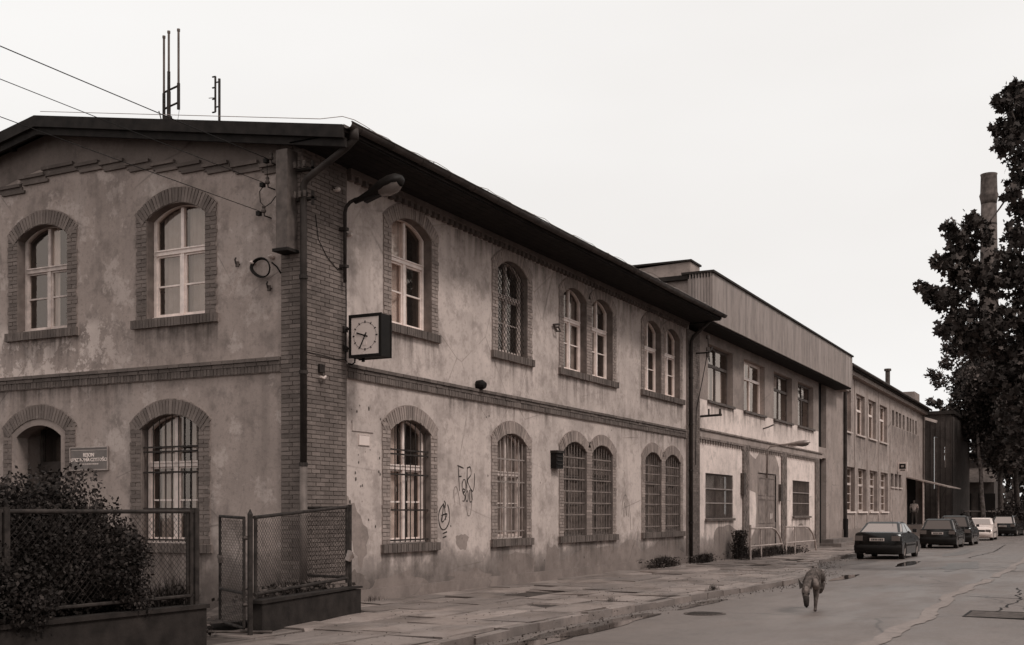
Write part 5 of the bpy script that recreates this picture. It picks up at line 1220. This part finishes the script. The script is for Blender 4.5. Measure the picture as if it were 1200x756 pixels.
MB(PR).box(44.82, 74.25, 0, .30, 8.85, 9.08).build('cornice', 'plaster_bare', OB); MB(PR).box(44.82, 74.25, 0, .45, 9.08, 9.2).build('cornice', 'roof_felt', OB)
rf = MB(); rf.add([(44.7, -.52, 9.2), (74.4, -.52, 9.2), (74.4, 5, 10.6), (44.7, 5, 10.6), (44.7, 14, 9.0), (74.4, 14, 9.0)], [(0, 1, 2, 3), (3, 2, 5, 4), (0, 3, 4), (1, 5, 2)]); RO = rf.build('roof', 'roof_felt', OB)
MB().tube([(44.6, -.55, 9.22), (74.5, -.55, 9.22)], .075, 8).build('gutter', 'gutter_metal', RO)
MB(PR).tube([(45.1, .1, 9.1), (45.1, .1, 1.3)], .09, 8).build('downpipe', 'pipe_dark', OB); MB(PR).tube([(45.1, .1, 1.3), (45.1, .1, 0)], .14, 8).build('pipe_boot', 'black', OB); MB(PR).tube([(73.9, .1, 9.1), (73.9, .1, 0)], .08, 8).build('downpipe', 'pipe_grey', OB)
fl_ = MB().tube([(66, 1.2, 9.4), (66, 1.2, 11.3)], .16, 8).build('flue', 'iron_rust', RO); MB().tube([(66, 1.2, 11.3), (66, 1.2, 11.45)], .24, 8).build('flue_cap', 'iron_rust', fl_)
ch_ = MB().box(71.3, 73.8, .2, 1.6, 9.3, 10.35).build('chimney', 'plaster_bare', RO)
for i, a in enumerate((48.0, 51.6, 55.2, 59.4)):
    mb = MB(PR).box(a-.0, a+.05, 0, .03, .2, 8.8); mb.build('wall_seam', 'plaster_bare', OB)
for a0, a1 in ((45.4, 47.2), (48.4, 51.1), (52.0, 54.7), (55.7, 58.5)): stain(PR, OB, a0, a1, 5.8, 1.6, .004)
stain(PR, OB, 60, 72, 7.15, 2.4, .004)
MB(PR).box(44.85, 59.5, .0, .03, -.2, .75).build('plinth', 'plaster_bare', OB)
SB = thing('box_sign', 'small white box sign with a dark emblem above the canopy', 'sign', (62.4, 0, 4.3)); MB().box(62.3, 62.55, -.62, -.02, 4.28, 4.9).build('box', 'enamel', SB)
mb = MB(); mb.box(62.285, 62.302, -.53, -.13, 4.45, 4.78); mb.build('emblem', 'black', SB); MB().box(62.275, 62.287, -.42, -.24, 4.56, 4.68).build('emblem_centre', 'galvanised', SB)
MB().box(62.285, 62.302, -.5, -.2, 4.34, 4.39).build('rule', 'iron', SB)
MB().box(66.4, 74.0, .5, .6, .5, 4.2).build('porch_back', 'room_dark', OB)
CN = MB().add([(66, .0, 4.06), (66, -2.65, 3.38), (74, -2.65, 3.38), (74, .0, 4.06), (66, .0, 3.97), (66, -2.65, 3.30), (74, -2.65, 3.30), (74, .0, 3.97)], [(0, 1, 2, 3), (4, 7, 6, 5), (0, 4, 5, 1), (1, 5, 6, 2), (2, 6, 7, 3)]).build('canopy', 'awning_metal', OB)
for x in (66.1, 73.9): MB().tube([(x, -1.1, -.1), (x, -1.1, 3.7)], .07, 6).build('canopy_post', 'rail_paint', CN)
LD = MB().box(66, 74, -1.25, .5, -.2, .76).build('landing', 'paving', OB)
text('BAR', .5, (65.97, -.75, 3.55), Matrix(((0, 0, -1), (-1, 0, 0), (0, 1, 0))), 'galvanised', CN) if False else None

# ------------------------------------------------------------------ dark hall and low store beyond
DH = thing('dark_hall', 'dark flat-roofed hall with narrow slit windows beyond the office block', 'building', (80, 0, 0))
hs = [[(-.75, 5.2), (-.75, 3.4), (-.55, 3.4), (-.55, 7.3), (-.75, 7.3)], rect(-1.45, -1.28, 5.0, 6.6)]
def PW_(a, d, z): return (76-d, a, z)
mb = MB(PW_); mb.poly([rect(-1.85, 1.0, -.3, 9.0)]+hs, 0); mb.build('wall', 'concrete_wall', DH)
mb = MB(PW_)
for i in range(8): mb.box(-1.8+i*.36, -1.74+i*.36, 0, .05, -.2, 8.9)
mb.build('wall_rib', 'concrete_wall', DH, kind='stuff')
for lp in hs:
    a0 = min(p[0] for p in lp); a1 = max(p[0] for p in lp); z0 = min(p[1] for p in lp); z1 = max(p[1] for p in lp)
    W = MB(PW_).box(a0, a1, -.2, -.12, z0, z1).build('slit_window', 'galvanised', DH)
MB().box(76, 88, -1.85, -1.75, -.3, 9).build('wall', 'concrete_wall', DH); MB().box(75.8, 88, -2.0, 6, 9.0, 9.25).build('roof', 'roof_felt', DH)
hd_ = thing('floodlight', 'bright white floodlight under the roof edge of the dark hall', 'floodlight', (75.6, -.5, 8.6)); MB().obox((75.2, -.35, 8.55), (.25, .5, .10), Matrix.Rotation(R(18), 3, 'X')).build('housing', 'enamel', hd_); MB().tube([(76, -.4, 8.6), (75.3, -.4, 8.6)], .04, 6).build('bracket', 'iron', hd_)
LS = thing('low_store', 'low shed with pale lean-to roof between dark hall and trees', 'building', (98, -1, 0))
MB().box(95, 104, -3.2, 1.2, -.3, 4.4).build('wall', 'concrete_wall', LS); MB().box(96, 104, -3.2, 1.2, 5.6, 6.4).build('upper_wall', 'concrete_wall', LS); MB().box(95.5, 104, -3.4, 1.3, 6.9, 7.05).build('roof', 'roof_felt', LS)
MB().add([(94.2, -3.4, 4.3), (94.2, 1.2, 4.3), (96, 1.2, 5.65), (96, -3.4, 5.65)], [(0, 1, 2, 3)]).build('lean_to_roof', 'pipe_grey', LS)
for y in (-2.6, -.6): MB().box(94.9, 95, y-.7, y+.7, -.1, 3.3).build('door', 'room_dark', LS)
RL = thing('barrier_rail', 'long thin rail on posts across the end of the street', 'railing', (88, -5, 0))
MB().tube([(84, -1.5, 1.7), (86.5, -14, 1.7)], .05, 6).build('rail', 'galvanised', RL); MB().tube([(84, -1.5, .9), (86.5, -14, .9)], .03, 6).build('rail', 'iron', RL)
for i in range(7): MB().tube([(84+i*.41, -1.5-i*2.05, -.2), (84+i*.41, -1.5-i*2.05, 1.75)], .05, 6).build('post', 'iron', RL)
struct(MB().box(88, 300, -70, -3.2, -.25, -.015).build('verge', 'soil'))
# ------------------------------------------------------------------ tall chimney far behind
CH = thing('factory_chimney', 'tall round brick factory chimney rising far behind the trees', 'chimney', (189.3, 5.2, 0))
mb = MB(); mb.tube([(189.3, 5.2, z) for z in (0, 20, 40, 52.5)], [2.1, 1.75, 1.42, 1.22], 28); mb.build('shaft', 'brick_stack', CH, smooth=True)
mb = MB(); mb.tube([(189.3, 5.2, z) for z in (52.5, 53.2, 54.0, 54.4, 57.2, 57.5)], [1.22, 1.32, 1.5, 1.34, 1.26, 1.34], 28); mb.build('chimney_head', 'brick_stack', CH, smooth=True)
for z in (30, 35, 40, 45, 49): MB().tube([(189.3, 5.2, z), (189.3, 5.2, z+.3)], 1.80-.0105*z, 28).build('iron_band', 'iron', CH)

# ------------------------------------------------------------------ trees
mb_ = lambda L: [(tuple(at(x, y, Z)), r*.95) for x, y, Z, r in L if not (1150 < x < 1168 and y < 300)]
maple = [(1190, 105, 31, .30), (1178, 122, 31, .30), (1172, 118, 30.5, .25), (1196, 135, 32, .45), (1170, 150, 31, .28), (1186, 160, 31, .45), (1174, 172, 30.5, .28), (1200, 185, 32, .5), (1192, 212, 32, .35), (1186, 228, 31, .28), (1196, 245, 32, .45), (1205, 150, 32, .6), (1215, 110, 32, .6), (1230, 200, 33, 1.0), (1230, 140, 34, 1.0),
         (1114, 268, 30, .26), (1124, 278, 30.5, .33), (1140, 262, 30.5, .33), (1150, 275, 31, .42), (1130, 296, 31, .42), (1165, 290, 31.5, .55), (1192, 275, 32, .50), (1180, 310, 32, .6), (1110, 305, 30, .33), (1098, 307, 30, .20), (1140, 318, 31, .5), (1122, 322, 30.5, .42), (1160, 335, 31.5, .5), (1198, 330, 32, .6),
         (1082, 338, 29.5, .22), (1090, 346, 30, .25), (1106, 348, 30, .32), (1124, 345, 30.5, .35), (1100, 357, 30, .2), (1140, 365, 31, .38), (1122, 372, 30.5, .35), (1108, 385, 30, .30), (1128, 392, 31, .42), (1150, 390, 31, .48), (1175, 375, 31.5, .5), (1198, 392, 32, .6), (1170, 410, 32, .55), (1140, 408, 31, .35), (1195, 425, 32, .6),
         (1185, 450, 32, .55), (1200, 480, 32, .6), (1172, 440, 32, .4), (1196, 515, 32, .5), (1205, 360, 32, .7), (1225, 300, 33, 1.0), (1225, 420, 33, 1.0), (1235, 500, 33, .9)]
bx = at(1292, 640, 33); tp_ = at(1280, 60, 34)
tree('maple_tree', 'large-leaved maple whose dark branches hang in from the right edge', (bx.x, min(bx.y, -13.2), -.1), tuple(tp_), .28, mb_(maple), 10500, .19, 'leaf_maple', MAPLE, twigs=0, fork=.25)
def rnd_blobs(px0, px1, py0, py1, Z, r, n, seed):
    rr_ = random.Random(seed); return [(tuple(at(rr_.uniform(px0, px1), rr_.uniform(py0, py1), Z+rr_.uniform(-2.5, 2.5))), r*rr_.uniform(.7, 1.2)) for _ in range(n)]
b0 = at(1153, 622, 92); t0 = at(1140, 430, 92)
birch = rnd_blobs(1118, 1175, 405, 470, 92, 1.3, 16, 2)+rnd_blobs(1112, 1160, 440, 505, 92, 1.2, 14, 3)+mb_([(1092, 438, 90, .5), (1100, 446, 90, .7), (1108, 425, 90, .6), (1112, 408, 91, .7), (1090, 471, 90, .4), (1100, 474, 90, .45), (1108, 485, 90, .6)])
tree('birch_tree', 'drooping birch with pale trunk behind the parked white car', (b0.x, b0.y, -.1), tuple(t0), .2, birch, 15000, .30, 'leaf_far', bark='bark_birch', group='trees at the end of the street')
for k, (px, Z, top, rx, lab) in enumerate(((1172, 97, 420, 24, 'dark tree with straight trunk just right of the birch'), (1192, 90, 415, 26, 'dark bushy tree at the right end of the street behind the last cars'), (1215, 84, 400, 30, 'spreading dark tree half cut by the right frame edge'))):
    b0 = at(px, 620, Z); t0 = at(px+4, top+25, Z)
    tree('street_tree', lab, (b0.x, b0.y, -.1), tuple(t0), .25, rnd_blobs(px-rx, px+rx, top, 545, Z, 1.35, 30, 20+k), 14000, .32, 'leaf_far', group='trees at the end of the street')
for k, (px, py, Z, r, lab) in enumerate(((1180, 590, 86, .9, 'round dark shrub behind the barrier rail'), (1198, 585, 86, 1.1, 'wide dark shrub at the right edge behind the rail'), (1127, 590, 91, .7, 'small dark shrub beside the low shed'))):
    c = at(px, py, Z); t_ = thing('shrub', lab, 'shrub', (c.x, c.y, 0), 'shrubs behind the rail'); mb = MB()
    for q in range(6): limb(mb, (c.x, c.y, -.1), (c.x+random.gauss(0, r*.4), c.y+random.gauss(0, r*.4), r*1.4), .05, .01, 3, .1, 4)
    mb.build('stems', 'bark', t_, kind='stuff', fix=False); leafmesh('foliage', QUAD, blobpts((c.x, c.y, r*1.1), (r*1.2, r*1.2, r*1.15), 1500, .3), .16+.1*rng.random(1500), 'leaf_far', t_, 'stuff')
# far wood behind the end of the street, and the tree belt across the road
def wood(name, blobs, n, size, mat):
    pos = np.concatenate([blobpts(c, r, n, .5) for c, r in blobs]); return leafmesh(name, QUAD, pos, size*(.6+.8*rng.random(len(pos))), mat, None, 'stuff')
rr_ = random.Random(9)
wood('far_wood', [((132+rr_.uniform(-6, 6), y+rr_.uniform(-1, 1), z), rr_.uniform(2.6, 3.6)) for y in np.arange(-30, 3.0, 3.2) for z in (1.5, 5, 8.5)], 420, .8, 'leaf_far')
wood('roadside_trees', [((x+rr_.uniform(-2, 2), -27+rr_.uniform(-3, 3), z+rr_.uniform(-1, 1)), rr_.uniform(3, 4.2)) for x in range(-20, 90, 6) for z in (3.5, 7.5)], 260, 1.0, 'leaf_far')
0 and wood('roadside_trees', [((-46+rr_.uniform(-3, 3), y+rr_.uniform(-2, 2), z+rr_.uniform(-1, 1)), rr_.uniform(3, 4)) for y in range(-24, 30, 6) for z in (3.0, 7.5)], 260, 1.0, 'leaf_far')

for o in [o for o in COL.objects if o.parent is None and o.get('kind') == 'stuff']:
    n_ = o.name.split('.')[0]
    if n_ in ('litter', 'gutter_grit', 'far_wood', 'roadside_trees'):
        tag(o, {'litter': 'small fallen leaves scattered over the pavement slabs', 'gutter_grit': 'dark grit and leaf crumbs along the kerb gutter', 'far_wood': 'dark mass of trees closing the far end of the street', 'roadside_trees': 'belt of trees across the road, seen mirrored in panes'}[n_], {'litter': 'leaves', 'gutter_grit': 'grit'}.get(n_, 'trees'))
# ------------------------------------------------------------------ parked cars
def car(label, x, y, kind, paint, rz=0, L=4.3, Wd=1.68, H=1.40, z=ROADZ, glassmat='car_glass', grp='cars parked along the kerb', dim=1.0):
    """x, y: rear bumper centre at road level; rz: heading"""
    T = Matrix.Translation((x, y, z)) @ Matrix.Rotation(rz, 4, 'Z'); t_ = thing('parked_car', label, 'car', (x, y, z), grp, rz)
    def bld(mb, name, mat, par=None, **k):
        mb.v = [tuple(T @ Vector(p)) for p in mb.v]; return mb.build(name, mat, par or t_, **k)
    hw = Wd/2; wr = .30; ax = [.78, L-.86]
    if kind == 'sedan': top = [(0.02, .52), (.0, .80), (.03, .98), (.14, 1.02), (.62, 1.04), (L-1.45, .98), (L-.35, .83), (L-.06, .70), (L, .50), (L-.04, .28)]
    elif kind == 'hatch': top = [(0.04, .50), (.02, .80), (.06, .95), (.3, .98), (L-1.25, .96), (L-.3, .82), (L-.05, .68), (L, .50), (L-.04, .26)]
    else: top = [(0.02, .52), (.0, .85), (.03, 1.0), (.3, 1.04), (L-1.3, 1.02), (L-.3, .88), (L-.05, .75), (L, .52), (L-.04, .28)]
    bot = [(L-.05, .22)]
    for cx in reversed(ax):
        for q in range(9): a = PI*q/8; bot.append((cx+(wr+.055)*math.cos(a), .29+(wr+.055)*math.sin(a) if 0 < q < 8 else .20))
    bot += [(.10, .24), (.04, .28)]
    sil = top+bot; n = len(sil); ys = [-1, -.97, -.86, -.6, 0, .6, .86, .97, 1]
    vs = []
    for s in ys:
        for (px_, pz) in sil:
            e = abs(s); shr = .10*e**3*max(0, abs(px_-L/2)/(L/2)-.45)/.55*2; xx = px_+(L/2-px_)*shr*.45
            side = 1-.05*max(0, (pz-.62))/.4*(e > .5)-.03*max(0, (.4-pz)); zz = pz-(.035*max(0, e-.8)/.2 if pz > .75 else 0)
            vs.append((xx, s*hw*side, zz))
    fs = [(i*n+k, i*n+(k+1) % n, (i+1)*n+(k+1) % n, (i+1)*n+k) for i in range(len(ys)-1) for k in range(n)]
    tr = tessellate_polygon([[Vector((a, b, 0)) for a, b in sil]]); m8 = (len(ys)-1)*n
    fs += [tuple(q) for q in tr]+[tuple(q+m8 for q in r_) for r_ in tr]
    B = bld(MB().add(vs, fs), 'body', paint); 
    for p in B.data.polygons: p.use_smooth = len(p.vertices) == 4
    # cabin
    if kind == 'sedan': x0, x1, x2, x3, zb = .42, 1.12, L-2.05, L-1.42, 1.01
    elif kind == 'hatch': x0, x1, x2, x3, zb = .05, .42, L-1.95, L-1.22, .94
    else: x0, x1, x2, x3, zb = .04, .30, L-2.0, L-1.28, 1.0
    wb, wt = hw*.93, hw*.74
    def sec(x_, zf): return None
    cv = []; zt = H
    base_ = [(x0, wb*.93), (x0+.25, wb), (x3-.3, wb), (x3, wb*.90)]; roof = [(x1, wt*.93), (x1+.15, wt), (x2-.2, wt), (x2, wt*.95)]
    ring = lambda L_, z_: [(a, -b, z_) for a, b in L_]+[(a, b, z_) for a, b in reversed(L_)]
    v1 = ring(base_, zb-.02); v2 = ring(roof, zt-.05); v3 = ring([(x1+.12, wt*.8), (x1+.3, wt*.85), (x2-.35, wt*.85), (x2-.15, wt*.8)], zt)
    cb = MB().add(v1+v2+v3, [(i, (i+1) % 8, 8+(i+1) % 8, 8+i) for i in range(8)]+[(8+i, 8+(i+1) % 8, 16+(i+1) % 8, 16+i) for i in range(8)]+[tuple(range(16, 24))])
    CB = bld(cb, 'cabin', paint)
    def quad(nm, a, b, c, d, inset=.07, out=.008, mat=None, sb=None):
        a, b, c, d = map(Vector, (a, b, c, d)); ce = (a+b+c+d)/4; nrm = (b-a).cross(d-a).normalized()
        if nrm.dot(ce-Vector((L/2, 0, .8))) < 0: nrm = -nrm
        pts = [p+(ce-p).normalized()*inset+nrm*out for p in (a, b, c, d)]; return bld(MB().add(pts+[p-nrm*.02 for p in pts], [(0, 1, 2, 3), (0, 4, 5, 1), (1, 5, 6, 2), (2, 6, 7, 3), (3, 7, 4, 0)]), nm, mat or (glassmat if nm != 'side_window' else 'car_glass_dark'))
    quad('rear_window', v1[0], v1[7], v2[7], v2[0], .10); quad('windscreen', v1[3], v1[4], v2[4], v2[3], .08)
    for s, ids in ((-1, (1, 2)), (1, (5, 6))):
        A0, A1 = Vector(v1[ids[0]]), Vector(v1[ids[1]]); R0, R1 = Vector(v2[ids[0]]), Vector(v2[ids[1]])
        for f0, f1 in ((0.0, .47), (.50, 1.0)): quad('side_window', A0.lerp(A1, f0), A0.lerp(A1, f1), R0.lerp(R1, f1), R0.lerp(R1, f0), .06)
        e0, e1 = (v1[0], v1[1]) if s < 0 else (v1[6], v1[7]); r0_, r1_ = (v2[0], v2[1]) if s < 0 else (v2[6], v2[7])
        quad('quarter_window', e0, e1, r1_, r0_, .09)
    # wheels
    for cx in ax:
        for s in (-1, 1):
            yy = s*(hw-.10); w_ = MB(); w_.tube([(cx, yy-.095, .29), (cx, yy-.085, .29), (cx, yy+.085, .29), (cx, yy+.095, .29)], [wr-.04, wr, wr, wr-.04], 20); Wh = bld(w_, 'wheel', 'rubber')
            r_ = MB(); r_.tube([(cx, yy+s*.09, .29), (cx, yy+s*.102, .29), (cx, yy+s*.09, .29)], [.19, .16, .05], 16); bld(r_, 'rim', 'galvanised', Wh)
    ua = MB().box(.15, L-.15, -hw*.85, hw*.85, .20, .34); bld(ua, 'underbody', 'black')
    # bumpers, lamps, plate, mirrors
    for nm, xx, s in (('rear_bumper', 0, -1), ('front_bumper', L, 1)):
        m_ = MB(); pr = []
        for q in range(9):
            yy = -1+q/4; pr.append((xx-s*(.02+.13*abs(yy)**3)+s*.045, yy*hw*.985))
        vv = [(a, b, .34) for a, b in pr]+[(a+s*.02, b, .42) for a, b in pr]+[(a+s*.015, b, .54) for a, b in pr]+[(a-s*.08, b*.99, .57) for a, b in pr]
        m_.add(vv, [(k*9+i, k*9+i+1, (k+1)*9+i+1, (k+1)*9+i) for k in range(3) for i in range(8)]); bld(m_, nm, 'car_grey' if paint == 'car_grey' else ('car_white' if paint == 'car_white' else 'black'), smooth=True, fix=False)
    zl = .80 if kind != 'estate' else .78
    for s in (-1, 1):
        bld(MB().box(-.012, .10, s*hw*.60-.0 if s > 0 else -hw*.93, hw*.93 if s > 0 else -hw*.60, zl-.09, zl+.09), 'tail_lamp', 'lamp_red')
        bld(MB().box(L-.16, L-.015, s*hw*.56 if s > 0 else -hw*.90, hw*.90 if s > 0 else -hw*.56, .58, .70), 'headlight', 'lamp_glass')
        mr = MB().box(x3-.45, x3-.33, s*(hw+.06)-.07, s*(hw+.06)+.07, zb-.02, zb+.11); bld(mr, 'wing_mirror', paint)
        bld(MB().box(L*.48, L*.48+.14, s*(hw+.005)-.012, s*(hw+.005)+.012, .80, .83), 'door_handle', 'black')
        bld(MB().box(.9+.3, L-1.3, s*(hw+.002)-.012, s*(hw+.002)+.012, .50, .56), 'side_strip', 'black')
    bld(MB().box(-.028, -.01, -.26, .26, zl-.10, zl+.01), 'number_plate', 'plate_white')
    m_ = MB(); yy = -.21
    for q in range(7): m_.box(-.034, -.027, yy, yy+.035, zl-.08, zl-.01); yy += .058+(.02 if q == 2 else 0)
    bld(m_, 'plate_marks', 'black', kind='stuff')
    bld(MB().box(L-.02, L+.012, -.26, .26, .40, .50), 'front_plate', 'plate_white'); bld(MB().box(L-.06, L-.008, -hw*.5, hw*.5, .57, .68), 'grille', 'black')
    bld(MB().tube([(.02, .45, .22), (-.05, .45, .22)], .03, 8), 'exhaust', 'galvanised'); bld(MB().tube([(x1+.3, -.3, H), (x1+.1, -.3, H+.35)], .006, 4), 'aerial', 'black')
    return t_
car('black notchback saloon nearest the camera with bright rear window', 28.0, -4.62, 'sedan', 'car_black', R(-1.0), 4.35, 1.72, 1.40)
car('dark hatchback with pale number plate, second in the parked row', 42.3, -4.95, 'hatch', 'car_dark', 0, 3.9, 1.68, 1.44, glassmat='car_glass_dark')
car('dark tall estate car close in front of the second parked car', 47.6, -5.1, 'estate', 'car_dark', 0, 4.2, 1.70, 1.58, glassmat='car_glass_dark')
car('white saloon facing the camera beyond the dark estate', 63.4, -5.15, 'sedan', 'car_white', PI, 4.2, 1.66, 1.40)
car('dark hatchback with glaring rear window near the end of the row', 73.5, -5.5, 'hatch', 'car_dark', R(-6), 4.1, 1.72, 1.50)
car('grey car at the right frame edge, last in the row', 79.5, -6.9, 'hatch', 'car_grey', R(-8), 4.0, 1.68, 1.45, glassmat='car_glass_dark')

# ------------------------------------------------------------------ figures: one skinned body each
def skinned(name, nodes, edges, mat, parent, root=0, sub=2):
    me = bpy.data.meshes.new(name); me.from_pydata([n_[0] for n_ in nodes], edges, []); me.materials.append(MATS[mat])
    o = link(name, me, parent); md = o.modifiers.new('skin', 'SKIN'); md.use_smooth_shade = True
    for i, n_ in enumerate(nodes):
        r_ = n_[1]; r_ = r_ if isinstance(r_, tuple) else (r_, r_); me.skin_vertices[0].data[i].radius = r_; me.skin_vertices[0].data[i].use_root = (i == root)
    s_ = o.modifiers.new('sub', 'SUBSURF'); s_.levels = sub; s_.render_levels = sub; return o
# dog trotting towards the camera on the road, head lowered
DGX, DGY = 4.6, -7.55; dz_ = road_z(DGX, DGY)
D = thing('dog', 'grey-brown shaggy dog trotting towards the camera with its head lowered', 'dog', (DGX, DGY, dz_))
fx = Vector((CAMX-DGX, CAMY-DGY, 0)).normalized(); sx = Vector((-fx.y, fx.x, 0))   # fx: towards camera; sx: the dog's left = picture right
def dp(f, s, z): p = Vector((DGX, DGY, dz_))+fx*f+sx*s; p.z = dz_+z; return tuple(p)
simple('fur', .075, .95, var=.6, scale=14, bump=.9); simple('fur_dark', .022, .95, var=.5, scale=12, bump=.9); simple('fur_pale', .15, .95, var=.4, scale=12, bump=.9)
nodes = [(dp(-.50, .12, .60), (.10, .11)), (dp(-.20, .08, .645), (.105, .115)), (dp(.08, .03, .645), (.112, .14)), (dp(.26, -.0, .59), (.112, .14)), (dp(.36, -.05, .56), (.085, .095)), (dp(.45, -.095, .49), (.072, .08)), (dp(.53, -.115, .385), (.080, .078)), (dp(.59, -.115, .27), (.048, .048)), (dp(.63, -.11, .18), (.034, .034)),
         (dp(.20, .075, .46), (.055, .08)), (dp(.18, .07, .32), (.038, .045)), (dp(.24, .055, .17), (.028, .03)), (dp(.25, .045, .06), (.028, .028)), (dp(.30, .045, .028), (.036, .026)),
         (dp(.20, -.11, .46), (.065, .08)), (dp(.24, -.13, .36), (.042, .05)), (dp(.13, -.12, .30), (.03, .034)), (dp(.04, -.12, .33), (.03, .03)),
         (dp(-.54, .16, .48), (.07, .09)), (dp(-.48, .15, .36), (.045, .055)), (dp(-.66, .13, .28), (.03, .033)), (dp(-.74, .13, .34), (.026, .026)), (dp(-.78, .13, .36), (.026, .022)),
         (dp(-.54, .06, .46), (.07, .085)), (dp(-.42, .05, .34), (.045, .05)), (dp(-.52, .045, .20), (.03, .03)), (dp(-.44, .045, .06), (.026, .026)), (dp(-.40, .045, .03), (.03, .022)),
         (dp(-.60, .13, .50), (.045, .045)), (dp(-.72, .14, .46), (.038, .038)), (dp(-.78, .14, .32), (.022, .022))]
edges = [(0, 1), (1, 2), (2, 3), (3, 4), (4, 5), (5, 6), (6, 7), (7, 8), (3, 9), (9, 10), (10, 11), (11, 12), (12, 13), (3, 14), (14, 15), (15, 16), (16, 17), (0, 18), (18, 19), (19, 20), (20, 21), (21, 22), (0, 23), (23, 24), (24, 25), (25, 26), (26, 27), (0, 28), (28, 29), (29, 30)]
skinned('body', nodes, edges, 'fur', D)
for s in (-1, 1):
    e = MB(); e.add([dp(.47, -.115+s*.03, .46), dp(.52, -.115+s*.10, .41), dp(.44, -.115+s*.125, .59), dp(.43, -.115+s*.07, .43)], [(0, 1, 2), (1, 3, 2), (3, 0, 2), (0, 3, 1)]); e.build('ear', 'fur_dark', D)
    MB().tube([dp(.575, -.105+s*.042, .345), dp(.612, -.105+s*.046, .342)], .014, 8).build('eye', 'black', D)
mz = MB(); mz.tube([dp(.60, -.105, .29), dp(.625, -.103, .22), dp(.66, -.10, .14)], [.05, .050, .038], 10); mz.build('muzzle', 'fur_dark', D, smooth=True)
MB().tube([dp(.645, -.10, .145), dp(.685, -.10, .125)], [.030, .018], 8).build('nose', 'black', D)
br = MB(); br.tube([dp(.50, -.105, .46), dp(.575, -.105, .40), dp(.60, -.105, .33)], [.045, .040, .025], 8); br.build('forehead', 'fur_pale', D, smooth=True)
ch2 = MB(); ch2.tube([dp(.33, .03, .58), dp(.35, .04, .50), dp(.30, .06, .42)], [.05, .07, .045], 8); ch2.build('chest', 'fur_pale', D, smooth=True)
# shaggy coat: short hair tufts over back, chest and haunches
pts_ = []
for i, (a, b) in enumerate(edges[:4]+[(0, 18), (0, 23), (3, 9), (3, 14), (0, 28), (28, 29), (29, 30)]):
    A_, B_ = np.array(nodes[a][0]), np.array(nodes[b][0]); ra, rb = nodes[a][1][1], nodes[b][1][1]
    for _ in range(170):
        t__ = random.random(); d_ = rng.normal(size=3); d_ /= np.linalg.norm(d_); pts_.append(A_+(B_-A_)*t__+d_*(ra+(rb-ra)*t__)*.98)
pts_ = np.array(pts_); n_ = len(pts_)
HAIR = (np.array([(-.10, 0, 0), (.10, 0, 0), (.03, .1, -1.0), (-.03, .1, -1.0)]), 4)
a_ = rng.random(n_)*2*PI; tl_ = rng.normal(size=n_)*.35; ca, sa, ct, st = np.cos(a_), np.sin(a_), np.cos(tl_), np.sin(tl_); Rm = np.zeros((n_, 3, 3))
Rm[:, 0] = np.stack([ca, -sa*ct, sa*st], 1); Rm[:, 1] = np.stack([sa, ca*ct, -ca*st], 1); Rm[:, 2] = np.stack([0*a_, st, ct], 1)
sel = rng.random(n_); 
leafmesh('coat', HAIR, pts_[sel < .33], .03+.02*rng.random((sel < .33).sum()), 'fur_dark', D, 'stuff', Rm[sel < .33]); leafmesh('coat', HAIR, pts_[sel > .8], .03+.025*rng.random((sel > .8).sum()), 'fur_pale', D, 'stuff', Rm[sel > .8])
# person on the landing under the canopy, seen from behind
Q = thing('person', 'person in a pale shirt and dark trousers standing on the porch under the canopy', 'person', (68.6, -.15, .76))
def pp_(x, y, z): return (68.6+x, -.15+y, .76+z)
nodes = [(pp_(0, 0, .98), (.15, .12)), (pp_(0, 0, 1.15), (.15, .11)), (pp_(0, 0, 1.36), (.17, .12)), (pp_(0, 0, 1.47), (.09, .08)), (pp_(0, 0, 1.53), (.055, .055)), (pp_(.0, 0, 1.64), (.085, .09)), (pp_(0, 0, 1.73), (.075, .08)),
         (pp_(0, .20, 1.41), .06), (pp_(.02, .27, 1.14), .045), (pp_(-.06, .24, .92), .036), (pp_(-.08, .23, .84), (.03, .045)), (pp_(0, -.20, 1.41), .06), (pp_(.02, -.27, 1.14), .045), (pp_(-.06, -.24, .92), .036), (pp_(-.08, -.23, .84), (.03, .045)),
         (pp_(0, .10, .88), (.10, .10)), (pp_(.02, .11, .50), .065), (pp_(0, .12, .10), .045), (pp_(-.10, .12, .04), (.04, .04)), (pp_(0, -.10, .88), (.10, .10)), (pp_(-.05, -.12, .50), .065), (pp_(.05, -.13, .10), .045), (pp_(-.05, -.13, .04), (.04, .04))]
skinned('body', nodes, [(0, 1), (1, 2), (2, 3), (3, 4), (4, 5), (5, 6), (2, 7), (7, 8), (8, 9), (9, 10), (2, 11), (11, 12), (12, 13), (13, 14), (0, 15), (15, 16), (16, 17), (17, 18), (0, 19), (19, 20), (20, 21), (21, 22)], 'skin', Q)
sh = [(p, (r[0]*1.09, r[1]*1.12) if isinstance(r, tuple) else r*1.25) for p, r in nodes[:4]+nodes[7:9]+nodes[11:13]]
skinned('shirt', sh, [(0, 1), (1, 2), (2, 3), (2, 4), (4, 5), (2, 6), (6, 7)], 'shirt', Q, 1)
tr_ = [nodes[0]]+nodes[15:18]+nodes[19:22]; tr_ = [(p, (r[0]*1.14, r[1]*1.14) if isinstance(r, tuple) else r*1.3) for p, r in tr_]
skinned('trousers', tr_, [(0, 1), (1, 2), (2, 3), (0, 4), (4, 5), (5, 6)], 'trousers', Q)
skinned('hair', [(pp_(.02, 0, 1.67), (.095, .098)), (pp_(.01, 0, 1.76), (.085, .09))], [(0, 1)], 'hair', Q)
